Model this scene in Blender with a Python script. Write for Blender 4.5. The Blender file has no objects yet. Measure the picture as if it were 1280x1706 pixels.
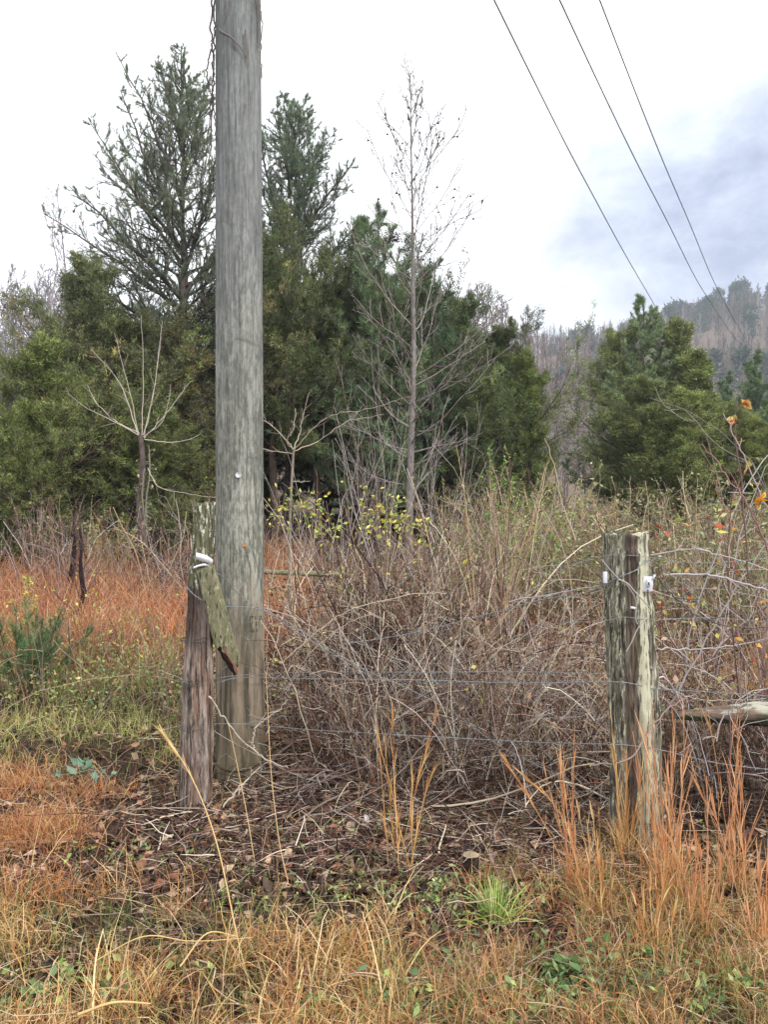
import bpy, math, time
import numpy as np
from mathutils import Vector
T0 = time.time()
SC = bpy.context.scene
COL = SC.collection
def R(d): return math.radians(d)

# ------------------------------------------------------------------ camera
F = 1265.0                      # focal length in pixels of the 1280x1706 photograph
CAMZ = 1.5
cam = bpy.data.cameras.new('camera'); camo = bpy.data.objects.new('camera', cam); COL.objects.link(camo)
camo.location = (0, 0, CAMZ); camo.rotation_euler = (R(90), 0, 0)
cam.sensor_fit = 'VERTICAL'; cam.sensor_height = 24; cam.lens = 24 * F / 1706
cam.clip_start = 0.05; cam.clip_end = 3000
SC.camera = camo
SC.render.resolution_x = 769; SC.render.resolution_y = 1024

# ------------------------------------------------------------------ world, sun, exposure
SUN_DIR = Vector((0.75, -0.62, 0.95)).normalized()
w = bpy.data.worlds.new("World"); SC.world = w; w.use_nodes = True
nt = w.node_tree; nt.nodes.clear()
def nn(t, typ, **kw):
    n = t.nodes.new(typ)
    for k, v in kw.items():
        if k.startswith('_'): n.inputs[int(k[1:])].default_value = v
        else: setattr(n, k, v)
    return n
def mathn(t, op, a, b=None, c=None, clamp=False):
    n = t.nodes.new('ShaderNodeMath'); n.operation = op; n.use_clamp = clamp
    for i, v in enumerate((a, b, c)):
        if v is None: continue
        if isinstance(v, (int, float)): n.inputs[i].default_value = v
        else: t.links.new(v, n.inputs[i])
    return n.outputs[0]
def mixc(t, f, a, b, blend='MIX'):
    n = t.nodes.new('ShaderNodeMix'); n.data_type = 'RGBA'; n.blend_type = blend
    for i, v in ((0, f), (6, a), (7, b)):
        if isinstance(v, (int, float)): n.inputs[i].default_value = v
        elif isinstance(v, tuple): n.inputs[i].default_value = (*v[:3], 1)
        else: t.links.new(v, n.inputs[i])
    return n.outputs[2]
def ramp(t, fac, stops, interp='LINEAR'):
    n = t.nodes.new('ShaderNodeValToRGB'); n.color_ramp.interpolation = interp
    e = n.color_ramp.elements
    while len(e) < len(stops): e.new(0.5)
    for el, (p, c) in zip(e, stops):
        el.position = p; el.color = (c, c, c, 1) if isinstance(c, (int, float)) else (*c, 1)
    t.links.new(fac, n.inputs[0]); return n.outputs[0]
def noise(t, vec, scale=1, detail=4, rough=0.55, dist=0.0):
    n = t.nodes.new('ShaderNodeTexNoise'); n.inputs['Scale'].default_value = scale
    n.inputs['Detail'].default_value = detail; n.inputs['Roughness'].default_value = rough
    n.inputs['Distortion'].default_value = dist
    if vec is not None: t.links.new(vec, n.inputs['Vector'])
    return n.outputs[0]
def mapping(t, vec, scale, loc=(0, 0, 0)):
    n = t.nodes.new('ShaderNodeMapping'); n.inputs['Scale'].default_value = scale; n.inputs['Location'].default_value = loc
    t.links.new(vec, n.inputs[0]); return n.outputs[0]

sky = nn(nt, 'ShaderNodeTexSky'); sky.sky_type = 'NISHITA'; sky.sun_disc = False
sky.sun_elevation = math.asin(SUN_DIR.z); sky.sun_rotation = math.atan2(SUN_DIR.x, SUN_DIR.y)
sky.dust_density = 2.0
tc = nn(nt, 'ShaderNodeTexCoord')
sep = nn(nt, 'ShaderNodeSeparateXYZ'); nt.links.new(tc.outputs['Generated'], sep.inputs[0])
az = mathn(nt, 'ARCTAN2', sep.outputs[0], sep.outputs[1])          # heading of the cloud
el = mathn(nt, 'ARCSINE', sep.outputs[2])
nz = noise(nt, tc.outputs['Generated'], 4.5, 6, 0.55, 0.3)
nz2 = noise(nt, mapping(nt, tc.outputs['Generated'], (1, 1, 1.8), (3, 1, 2)), 9, 5, 0.6, 0.2)
def blob(a0, e0, wa, we):
    da = mathn(nt, 'DIVIDE', mathn(nt, 'SUBTRACT', az, a0), wa)
    de = mathn(nt, 'DIVIDE', mathn(nt, 'SUBTRACT', el, e0), we)
    return mathn(nt, 'SQRT', mathn(nt, 'ADD', mathn(nt, 'MULTIPLY', da, da), mathn(nt, 'MULTIPLY', de, de)))
d1 = blob(0.45, 0.31, 0.31, 0.23)
d1 = mathn(nt, 'ADD', d1, mathn(nt, 'MULTIPLY', mathn(nt, 'SUBTRACT', nz, 0.5), 1.25))
m1 = ramp(nt, d1, [(0.30, 1.0), (0.62, 0.86), (0.82, 0.55), (1.06, 0.0)], 'EASE')
cloud_w = (14.5, 14.7, 15.2)
cloud_g = mixc(nt, ramp(nt, nz2, [(0.36, 0.0), (0.72, 1.0)]), (3.5, 4.1, 5.8), (7.6, 8.3, 9.9))
cl = mixc(nt, m1, cloud_w, cloud_g)
fac = ramp(nt, noise(nt, tc.outputs['Generated'], 2.3, 3), [(0.25, 0.90), (0.45, 0.97)])
final = mixc(nt, fac, sky.outputs[0], cl)
bg = nn(nt, 'ShaderNodeBackground'); bg.inputs[1].default_value = 0.1
nt.links.new(final, bg.inputs[0])
wo = nn(nt, 'ShaderNodeOutputWorld'); nt.links.new(bg.outputs[0], wo.inputs[0])

sl = bpy.data.lights.new('sun', 'SUN'); sl.energy = 2.2; sl.angle = R(10); sl.color = (1, 0.975, 0.94)
so = bpy.data.objects.new('sun', sl); COL.objects.link(so); so.location = (3, -3, 8)
so.rotation_euler = SUN_DIR.to_track_quat('Z', 'Y').to_euler()

SC.view_settings.view_transform = 'Standard'; SC.view_settings.look = 'None'
SC.view_settings.gamma = 1; SC.view_settings.use_curve_mapping = False
SC.view_settings.exposure = 0.35

# ------------------------------------------------------------------ basics
def lin(r, g, b):
    return tuple(((c / 255) / 12.92 if c / 255 <= 0.04045 else ((c / 255 + 0.055) / 1.055) ** 2.4) for c in (r, g, b))
def nrm(v): return v / np.maximum(np.linalg.norm(v, axis=-1, keepdims=True), 1e-9)
def _hash(ix, iy, s):
    n = (ix * 374761393 + iy * 668265263 + s * 1442695041) & 0xffffffff
    n = ((n ^ (n >> 13)) * 1274126177) & 0xffffffff
    return ((n ^ (n >> 16)) & 0xffff) / 65535.0
def vn(x, y, s=0):
    x = np.asarray(x, float); y = np.asarray(y, float)
    ix = np.floor(x).astype(np.int64); iy = np.floor(y).astype(np.int64); fx = x - ix; fy = y - iy
    fx = fx * fx * (3 - 2 * fx); fy = fy * fy * (3 - 2 * fy)
    a = _hash(ix, iy, s); b = _hash(ix + 1, iy, s); c = _hash(ix, iy + 1, s); d = _hash(ix + 1, iy + 1, s)
    return (a * (1 - fx) + b * fx) * (1 - fy) + (c * (1 - fx) + d * fx) * fy
def fbm(x, y, s=0, o=4):
    t = 0; a = 0.5
    for k in range(o):
        t = t + a * vn(np.asarray(x) * 2 ** k, np.asarray(y) * 2 ** k, s + k); a *= 0.5
    return t / (1 - 0.5 ** o)
def sstep(a, b, x):
    t = np.clip((x - a) / (b - a), 0, 1); return t * t * (3 - 2 * t)
def gh(x, y):
    """height of the ground"""
    x = np.asarray(x, float); y = np.asarray(y, float)
    z = 0.03 + 0.075 * np.clip(y - 4.5, 0, 17) + 0.02 * np.clip(y - 21.5, 0, 70)
    z = z + 0.13 * sstep(4.15, 4.55, y) * sstep(-0.75, -1.05, x)         # the little bank
    z = z + (0.10 * (fbm(x * 1.1, y * 1.1, 5) - 0.5) + 0.05 * (fbm(x * 5, y * 5, 9) - 0.5)) * sstep(0, 2, y + 2)
    hx = np.interp(x, [-400, -250, -60, 40, 70, 100, 130, 165, 260, 500], [40, 38, 46, 60, 62, 66, 74, 84, 100, 110])
    z = z + hx * sstep(60, 330, y) * (1 + 0.05 * (fbm(x / 40, y / 40, 3) - 0.5))
    z = z + np.clip(y - 60, 0, 400) * 0.02 * (fbm(x / 25, y / 25, 4) - 0.5)
    return z
def pt(px, py, Y): return np.array([(px - 640) / F * Y, Y, CAMZ - (py - 853) / F * Y])
def gp(px, py):
    Y = 3.0
    for _ in range(60):
        x = (px - 640) / F * Y; h = float(gh(x, Y)); Y = 0.5 * Y + 0.5 * F * (CAMZ - h) / max(py - 853, 8)
    return np.array([(px - 640) / F * Y, Y, float(gh((px - 640) / F * Y, Y))])

def tag(o, label=None, cat=None, group=None, kind=None):
    if label: o['label'] = label
    if cat: o['category'] = cat
    if group: o['group'] = group
    if kind: o['kind'] = kind
    return o
def empty(name, loc, label, cat, group=None):
    o = bpy.data.objects.new(name, None); COL.objects.link(o); o.location = tuple(float(v) for v in loc)
    o.empty_display_size = 0.2
    return tag(o, label, cat, group)
class Acc:
    def __init__(s): s.v = []; s.q = []; s.t = []; s.c = []; s.n = 0
    def add(s, v, q=None, t=None, c=(0.5, 0.5, 0.5)):
        v = np.asarray(v, np.float32).reshape(-1, 3); m = len(v)
        c = np.asarray(c, np.float32)
        if c.ndim == 1: c = np.broadcast_to(c, (m, 3))
        s.v.append(v); s.c.append(c)
        if q is not None: s.q.append(np.asarray(q).reshape(-1, 4) + s.n)
        if t is not None: s.t.append(np.asarray(t).reshape(-1, 3) + s.n)
        s.n += m
    def tubes(s, P, Rd, c, S=3, cap=False):
        N, K, _ = P.shape
        if N == 0: return
        T = np.empty_like(P); T[:, 1:-1] = P[:, 2:] - P[:, :-2]; T[:, 0] = P[:, 1] - P[:, 0]; T[:, -1] = P[:, -1] - P[:, -2]
        T = nrm(T); main = nrm(P[:, -1] - P[:, 0] + 1e-6)
        ref = np.where(np.abs(main[:, 2:3]) > 0.8, np.array([[1., 0, 0]]), np.array([[0, 0, 1.]]))[:, None, :]
        A = nrm(np.cross(T, np.broadcast_to(ref, T.shape))); B = np.cross(T, A)
        th = np.arange(S) * 2 * np.pi / S
        V = P[:, :, None, :] + Rd[:, :, None, None] * (np.cos(th)[None, None, :, None] * A[:, :, None, :] + np.sin(th)[None, None, :, None] * B[:, :, None, :])
        idx = np.arange(N * K * S).reshape(N, K, S); nx = np.roll(idx, -1, axis=2)
        q = np.stack([idx[:, :-1], nx[:, :-1], nx[:, 1:], idx[:, 1:]], -1)
        c = np.asarray(c, np.float32)
        if c.ndim == 2: c = np.repeat(c, K * S, axis=0)
        s.add(V, q=q, c=c)
    def ribbons(s, P, W, side, c):
        N, K, _ = P.shape
        if N == 0: return
        if side.ndim == 2: side = side[:, None, :]
        o = side * W[:, :, None] * 0.5
        V = np.stack([P - o, P + o], 2); idx = np.arange(N * K * 2).reshape(N, K, 2)
        q = np.stack([idx[:, :-1, 0], idx[:, :-1, 1], idx[:, 1:, 1], idx[:, 1:, 0]], -1)
        c = np.asarray(c, np.float32)
        if c.ndim == 2: c = np.repeat(c, K * 2, axis=0)
        s.add(V, q=q, c=c)
    def build(s, name, mat, parent=None, smooth=True):
        v = np.concatenate(s.v) if s.v else np.zeros((0, 3), np.float32)
        if parent is not None and parent.type == 'EMPTY' or parent is not None:
            v = v - np.array(world_loc(parent), np.float32)
        q = np.concatenate(s.q) if s.q else np.zeros((0, 4), int); t = np.concatenate(s.t) if s.t else np.zeros((0, 3), int)
        me = bpy.data.meshes.new(name); me.vertices.add(len(v)); me.vertices.foreach_set('co', v.ravel())
        nl = q.size + t.size; me.loops.add(nl); me.polygons.add(len(q) + len(t))
        me.loops.foreach_set('vertex_index', np.concatenate([q.ravel(), t.ravel()]).astype(np.int32))
        st = np.concatenate([np.arange(len(q)) * 4, q.size + np.arange(len(t)) * 3]).astype(np.int32)
        me.polygons.foreach_set('loop_start', st)
        me.update(calc_edges=True)
        if smooth: me.polygons.foreach_set('use_smooth', np.ones(len(me.polygons), bool))
        a = me.attributes.new('Col', 'FLOAT_COLOR', 'POINT'); cc = np.concatenate(s.c) if s.c else np.zeros((0, 3))
        a.data.foreach_set('color', np.concatenate([cc, np.ones((len(cc), 1))], 1).astype(np.float32).ravel())
        me.materials.append(mat)
        o = bpy.data.objects.new(name, me); COL.objects.link(o)
        if parent is not None: o.parent = parent
        return o
def world_loc(o):
    p = np.array(o.location, float)
    while o.parent is not None: o = o.parent; p = p + np.array(o.location, float)
    return p

def grow(rg, pos, d, L, K, up=0.0, wig=0.1, grav=0.0):
    N = len(pos); P = np.empty((N, K, 3)); P[:, 0] = pos; d = nrm(d.copy()); L = np.broadcast_to(L, (N,))
    up = np.broadcast_to(up, (N,))
    for k in range(1, K):
        d[:, 2] += (up - grav * k / K) / (K - 1)
        d = nrm(d + rg.normal(0, wig, (N, 3)) / math.sqrt(K))
        P[:, k] = P[:, k - 1] + d * (L / (K - 1))[:, None]
    return P
def at_t(P, idx, t):
    K = P.shape[1]; f = np.clip(t, 0, 0.9999) * (K - 1); i = f.astype(int); fr = (f - i)[:, None]
    a = P[idx, i]; b = P[idx, i + 1]; return a * (1 - fr) + b * fr, nrm(b - a)
def spawn(rg, P, Rd, per, t0, t1, ang, lfac, K, up=0.0, wig=0.15, rfac=0.5, taper=0.5, flat=0.0, lpow=0.6):
    N = len(P); idx = np.repeat(np.arange(N), per); M = len(idx)
    t = t0 + (t1 - t0) * ((np.tile(np.arange(per), N) + rg.random(M)) / per)
    pos, tn = at_t(P, idx, t)
    r = nrm(rg.normal(0, 1, (M, 3))); 
    if flat: r[:, 2] *= (1 - flat)
    perp = nrm(r - tn * np.sum(r * tn, 1, keepdims=True))
    a = rg.normal(ang, 0.18, M)[:, None]; d = np.cos(a) * tn + np.sin(a) * perp
    PL = np.linalg.norm(np.diff(P, axis=1), axis=2).sum(1)[idx]
    L = PL * lfac * rg.uniform(0.6, 1.25, M) * np.clip(1 - t * lpow, 0.12, 1)
    C = grow(rg, pos, d, L, K, up, wig)
    f = np.clip(t, 0, 1) * (P.shape[1] - 1); i = f.astype(int); r0 = Rd[idx, i] * rfac
    RC = r0[:, None] * np.linspace(1, taper, K)[None]
    return C, RC, idx
def jitc(rg, cols, N, j=0.15):
    cols = np.asarray(cols, float); c = cols[rg.integers(0, len(cols), N)]
    return np.clip(c * np.exp(rg.normal(0, j, (N, 1))) * np.exp(rg.normal(0, j * 0.25, (N, 3))), 0, 1)

# ------------------------------------------------------------------ materials
def newmat(name):
    m = bpy.data.materials.new(name); m.use_nodes = True; t = m.node_tree
    b = t.nodes['Principled BSDF']; b.inputs['Roughness'].default_value = 0.8
    b.inputs['Specular IOR Level'].default_value = 0.25
    return m, t, b
def attr_mat(name, trans=0.0, rough=0.75, spec=0.25, nscale=0.0, nlo=0.7, nhi=1.2, tint=False):
    m, t, b = newmat(name)
    a = nn(t, 'ShaderNodeAttribute'); a.attribute_name = 'Col'; c = a.outputs[0]
    if nscale:
        tcn = nn(t, 'ShaderNodeTexCoord'); n = noise(t, tcn.outputs['Object'], nscale, 4)
        c = mixc(t, 1.0, c, ramp(t, n, [(0.3, nlo), (0.7, min(nhi, 1.0))]), 'MULTIPLY')
    if tint:
        oi = nn(t, 'ShaderNodeObjectInfo'); c = mixc(t, 1.0, c, oi.outputs['Color'], 'MULTIPLY')
    t.links.new(c, b.inputs['Base Color']); b.inputs['Roughness'].default_value = rough; b.inputs['Specular IOR Level'].default_value = spec
    if trans:
        tr = nn(t, 'ShaderNodeBsdfTranslucent'); t.links.new(c, tr.inputs[0])
        mx = nn(t, 'ShaderNodeMixShader', _0=trans); t.links.new(b.outputs[0], mx.inputs[1]); t.links.new(tr.outputs[0], mx.inputs[2])
        t.links.new(mx.outputs[0], t.nodes['Material Output'].inputs[0])
    return m
M_FOL = attr_mat('evergreen_foliage', 0.15, 0.7, 0.2, tint=True)
M_TWIG = attr_mat('twig_bark', 0, 0.85, 0.2, tint=True)
M_BARK = attr_mat('tree_bark', 0, 0.9, 0.15, nscale=14, nlo=0.45, tint=True)
M_STRAW = attr_mat('dry_grass', 0.25, 0.6, 0.35)
M_LEAF = attr_mat('broad_leaf', 0.25, 0.5, 0.4)
M_LITTER = attr_mat('dead_leaf', 0.1, 0.6, 0.35, nscale=60, nlo=0.6)
M_METAL = attr_mat('galvanised_wire', 0, 0.45, 0.5)

def wood_mat(name, kind):
    m, t, b = newmat(name); tcn = nn(t, 'ShaderNodeTexCoord'); ob = tcn.outputs['Object']
    sp = nn(t, 'ShaderNodeSeparateXYZ'); t.links.new(ob, sp.inputs[0]); X, Yc, Z = sp.outputs
    fine = noise(t, mapping(t, ob, (85, 85, 3.5)), 1, 8, 0.72)
    med = noise(t, mapping(t, ob, (26, 26, 2.2)), 1, 7, 0.68)
    if kind == 'pole':
        cf = noise(t, mapping(t, ob, (7.5, 7.5, 1.15)), 1, 3, 0.5, 0.25)
        band = mathn(t, 'ABSOLUTE', mathn(t, 'SINE', mathn(t, 'MULTIPLY', cf, 58)))
        big = noise(t, mapping(t, ob, (5, 5, 1.3), (4, 0, 3)), 1, 6, 0.65, 0.4)
        c = mixc(t, ramp(t, fine, [(0.36, 0), (0.62, 1)]), lin(84, 86, 76), lin(158, 158, 146))
        c = mixc(t, mathn(t, 'MULTIPLY', ramp(t, band, [(0.0, 1), (0.45, 0)]), 0.5), c, lin(72, 74, 66))
        c = mixc(t, mathn(t, 'MULTIPLY', ramp(t, big, [(0.46, 0), (0.50, 1)]), 0.4), c, lin(80, 82, 72))
        jag = mathn(t, 'ADD', noise(t, mapping(t, ob, (9, 9, 2.2), (8, 3, 1)), 1, 3), mathn(t, 'MULTIPLY', med, 0.35))
        c = mixc(t, mathn(t, 'MULTIPLY', ramp(t, jag, [(0.72, 0), (0.735, 1)]), 0.32), c, lin(186, 187, 174))
        mot = noise(t, mapping(t, ob, (48, 48, 17), (2, 6, 1)), 1, 9, 0.8)
        c = mixc(t, mathn(t, 'MULTIPLY', ramp(t, mot, [(0.44, 1), (0.52, 0)]), 0.55), c, lin(74, 70, 60)); c = mixc(t, mathn(t, 'MULTIPLY', ramp(t, mot, [(0.53, 0), (0.60, 1)]), 0.4), c, lin(176, 172, 156))
        # greyer, bluer wood towards the weathered top, brown wood near the ground
        top = ramp(t, mathn(t, 'ADD', mathn(t, 'MULTIPLY', Z, 0.25), mathn(t, 'MULTIPLY', med, 0.35)), [(0.5, 0), (1.05, 1)])
        c = mixc(t, mathn(t, 'MULTIPLY', top, 0.65), c, mixc(t, ramp(t, fine, [(0.3, 0), (0.75, 1)]), lin(74, 76, 80), lin(134, 137, 141)))
        low = ramp(t, mathn(t, 'SUBTRACT', mathn(t, 'ADD', 1.15, mathn(t, 'MULTIPLY', mathn(t, 'SUBTRACT', med, 0.5), 1.3)), Z), [(0.0, 0), (0.42, 1)])
        c = mixc(t, mathn(t, 'MULTIPLY', low, 0.85), c, mixc(t, ramp(t, med, [(0.40, 0), (0.58, 1)]), lin(66, 60, 46), lin(152, 134, 114)))
        foot = ramp(t, mathn(t, 'SUBTRACT', mathn(t, 'ADD', 0.30, mathn(t, 'MULTIPLY', med, 0.3)), Z), [(0, 0), (0.25, 1)])
        c = mixc(t, mathn(t, 'MULTIPLY', foot, 0.35), c, lin(76, 76, 52))
        # faint scaly rings left by the trimming knife
        wz = mathn(t, 'ADD', mathn(t, 'ADD', Z, mathn(t, 'MULTIPLY', med, 0.10)), mathn(t, 'MULTIPLY', X, 0.25))
        rg_ = mathn(t, 'PINGPONG', mathn(t, 'MULTIPLY', wz, 1.0), 0.31)
        rr = mathn(t, 'MULTIPLY', ramp(t, rg_, [(0.0, 1), (0.012, 0)]), ramp(t, big, [(0.42, 0), (0.6, 1)]))
        c = mixc(t, mathn(t, 'MULTIPLY', rr, 0.6), c, lin(75, 77, 72))
        crk = noise(t, mapping(t, ob, (30, 30, 0.9), (1, 2, 5)), 1, 3, 0.5, 0.6)
        ck = ramp(t, mathn(t, 'ABSOLUTE', mathn(t, 'SUBTRACT', crk, 0.42)), [(0.0, 1), (0.006, 0)])
        c = mixc(t, mathn(t, 'MULTIPLY', ck, 0.65), c, lin(60, 58, 52))
        bump_src = mathn(t, 'SUBTRACT', mathn(t, 'ADD', fine, mathn(t, 'MULTIPLY', band, 0.25)), ck); bs = 0.35
        # dark pits
        pit = nn(t, 'ShaderNodeTexVoronoi'); t.links.new(mapping(t, ob, (26, 26, 9)), pit.inputs['Vector'])
        pm = ramp(t, pit.outputs['Distance'], [(0.05, 1), (0.10, 0)])
        pm = mathn(t, 'MULTIPLY', pm, ramp(t, noise(t, ob, 6, 2), [(0.5, 0), (0.6, 1)]))
        c = mixc(t, pm, c, lin(55, 52, 48))
    elif kind == 'lichen':
        fine = noise(t, mapping(t, ob, (110, 110, 14)), 1, 9, 0.78); med = noise(t, mapping(t, ob, (45, 45, 5)), 1, 8, 0.72)      # the grey post on the right: brown heart, cream lichen either side
        wob = mathn(t, 'ADD', X, mathn(t, 'MULTIPLY', mathn(t, 'SUBTRACT', noise(t, mapping(t, ob, (9, 9, 3)), 1, 4), 0.5), 0.05))
        c = mixc(t, ramp(t, med, [(0.4, 0), (0.6, 1)]), lin(54, 50, 42), lin(142, 137, 122))
        heart = mathn(t, 'MULTIPLY', ramp(t, mathn(t, 'ABSOLUTE', mathn(t, 'ADD', wob, 0.026)), [(0.016, 1), (0.026, 0)]), ramp(t, Z, [(1.02, 1), (1.15, 0)]))
        c = mixc(t, heart, c, mixc(t, ramp(t, fine, [(0.35, 0), (0.7, 1)]), lin(44, 34, 28), lin(142, 124, 110)))
        li = noise(t, mapping(t, ob, (60, 60, 13), (2, 2, 2)), 1, 9, 0.78)
        strip = ramp(t, mathn(t, 'ABSOLUTE', mathn(t, 'SUBTRACT', wob, 0.026)), [(0.012, 0.20), (0.030, 0.0)])
        strip = mathn(t, 'MULTIPLY', strip, ramp(t, Z, [(0.15, 0.3), (0.3, 1.0), ]))
        nh = mathn(t, 'MULTIPLY', heart, 0.16)
        lm = ramp(t, mathn(t, 'SUBTRACT', mathn(t, 'ADD', li, strip), nh), [(0.525, 0), (0.55, 1)])
        c = mixc(t, mathn(t, 'MULTIPLY', lm, 0.92), c, mixc(t, fine, lin(172, 168, 138), lin(224, 221, 196)))
        moss = ramp(t, noise(t, mapping(t, ob, (12, 12, 4), (7, 0, 0)), 1, 4), [(0.52, 0), (0.68, 1)])
        c = mixc(t, mathn(t, 'MULTIPLY', moss, 0.35), c, lin(92, 90, 60))
        dk = ramp(t, noise(t, mapping(t, ob, (75, 75, 4)), 1, 6, 0.7), [(0.42, 1), (0.46, 0)])
        c = mixc(t, mathn(t, 'MULTIPLY', dk, 0.8), c, lin(40, 36, 30)); bump_src = mathn(t, 'ADD', fine, med); bs = 0.7
        basew = ramp(t, Z, [(0.02, 1), (0.2, 0)]); c = mixc(t, mathn(t, 'MULTIPLY', basew, 0.55), c, lin(90, 82, 60))
    elif kind == 'oldpost':
        fine = noise(t, mapping(t, ob, (100, 100, 12)), 1, 9, 0.78); med = noise(t, mapping(t, ob, (40, 40, 5)), 1, 8, 0.72)     # the left post: mossy top, dark middle, purple grey split wood below
        c = mixc(t, ramp(t, mathn(t,'ADD',mathn(t,'MULTIPLY',med,0.5),mathn(t,'MULTIPLY',fine,0.5)), [(0.42, 0), (0.58, 1)]), lin(52, 40, 34), lin(184, 168, 156))
        streak = noise(t, mapping(t, ob, (30, 30, 2.4), (3, 3, 3)), 1, 4)
        c = mixc(t, mathn(t, 'MULTIPLY', ramp(t, streak, [(0.52, 0), (0.62, 1)]), 0.7), c, lin(112, 74, 52))
        mid = mathn(t, 'MULTIPLY', ramp(t, Z, [(0.72, 0), (0.86, 1)]), ramp(t, Z, [(1.15, 1), (1.25, 0)]))
        c = mixc(t, mathn(t, 'MULTIPLY', mid, 0.7), c, lin(62, 48, 44))
        topm = ramp(t, mathn(t, 'ADD', mathn(t, 'MULTIPLY', Z, 0.8), mathn(t, 'MULTIPLY', med, 0.2)), [(0.98, 0), (1.06, 1)])
        c = mixc(t, topm, c, mixc(t, ramp(t, med, [(0.4, 0), (0.65, 1)]), lin(62, 62, 44), lin(132, 130, 100)))
        li = noise(t, mapping(t, ob, (45, 45, 16), (5, 2, 2)), 1, 9, 0.75)
        c = mixc(t, mathn(t, 'MULTIPLY', ramp(t, li, [(0.54, 0), (0.57, 1)]), topm), c, lin(206, 208, 190))
        dk = ramp(t, noise(t, mapping(t, ob, (70, 70, 4)), 1, 6, 0.7), [(0.41, 1), (0.46, 0)])
        c = mixc(t, mathn(t, 'MULTIPLY', dk, 0.85), c, lin(34, 28, 26)); bump_src = mathn(t, 'ADD', fine, med); bs = 0.8
    elif kind == 'mossy':
        c = mixc(t, ramp(t, med, [(0.35, 0), (0.65, 1)]), lin(78, 72, 56), lin(150, 142, 118))
        mo = noise(t, mapping(t, ob, (50, 50, 20), (1, 5, 2)), 1, 8, 0.75)
        c = mixc(t, mathn(t, 'MULTIPLY', ramp(t, mo, [(0.44, 0), (0.52, 1)]), 0.8), c, mixc(t, fine, lin(84, 88, 54), lin(140, 142, 106)))
        c = mixc(t, ramp(t, noise(t, mapping(t, ob, (60, 60, 22), (4, 4, 4)), 1, 9, 0.78), [(0.545, 0), (0.60, 1)]), c, lin(172, 168, 140)); c = mixc(t, ramp(t, noise(t, mapping(t, ob, (80, 80, 14)), 1, 9, 0.78), [(0.40, 1), (0.46, 0)]), c, lin(48, 44, 30)); bump_src = mathn(t, 'ADD', fine, mo); bs = 0.7
    else:  # 'log' - brown rotten log, pale lichen on top, green moss beneath
        lx = mapping(t, ob, (2, 22, 22)); lm_ = noise(t, lx, 1, 6, 0.6); fine = noise(t, mapping(t, ob, (3, 60, 60)), 1, 5, 0.6)
        c = mixc(t, ramp(t, lm_, [(0.35, 0), (0.65, 1)]), lin(52, 42, 36), lin(134, 116, 102))
        li = mathn(t, 'ADD', noise(t, mapping(t, ob, (6, 18, 18)), 1, 6), mathn(t, 'MULTIPLY', Z, 3.5))
        c = mixc(t, ramp(t, mathn(t, 'ADD', li, mathn(t, 'MULTIPLY', X, 0.3)), [(0.74, 0), (0.80, 1)]), c, lin(168, 166, 150))
        mo = mathn(t, 'SUBTRACT', noise(t, mapping(t, ob, (6, 18, 18), (3, 3, 3)), 1, 5), mathn(t, 'MULTIPLY', Z, 5.0))
        c = mixc(t, ramp(t, mo, [(0.52, 0), (0.68, 1)]), c, lin(52, 62, 32)); bump_src = mathn(t, 'ADD', fine, lm_); bs = 0.7
    t.links.new(c, b.inputs['Base Color']); b.inputs['Roughness'].default_value = 0.85
    bp = nn(t, 'ShaderNodeBump'); bp.inputs['Strength'].default_value = bs; bp.inputs['Distance'].default_value = 0.01
    t.links.new(bump_src, bp.inputs['Height']); t.links.new(bp.outputs[0], b.inputs['Normal'])
    return m
M_POLE = wood_mat('weathered_pole_wood', 'pole'); M_RPOST = wood_mat('lichen_post_wood', 'lichen')
M_LPOST = wood_mat('split_post_wood', 'oldpost'); M_MOSSY = wood_mat('mossy_plank_wood', 'mossy'); M_LOG = wood_mat('rotten_log_wood', 'log')
def flat_mat(name, col, rough=0.5, metal=0.0):
    m, t, b = newmat(name); tcn = nn(t, 'ShaderNodeTexCoord')
    c = mixc(t, mathn(t, 'MULTIPLY', noise(t, tcn.outputs['Object'], 60, 5), 0.5), col, tuple(v * 0.55 for v in col))
    t.links.new(c, b.inputs['Base Color']); b.inputs['Roughness'].default_value = rough; b.inputs['Metallic'].default_value = metal
    return m
M_WHITE = flat_mat('white_plastic', (0.70, 0.70, 0.74), 0.4); M_DARK = flat_mat('dark_hole', (0.02, 0.02, 0.02), 0.9)
M_STRAP = flat_mat('metal_strap', (0.78, 0.78, 0.80), 0.3, 0.2); M_CABLE = flat_mat('aluminium_cable', (0.07, 0.07, 0.075), 0.6)
M_SOFTMARK = flat_mat('burnt_brand', (0.13, 0.105, 0.085), 0.9); M_ORANGE = flat_mat('fresh_orange_wood', lin(190, 125, 75), 0.8)

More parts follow.
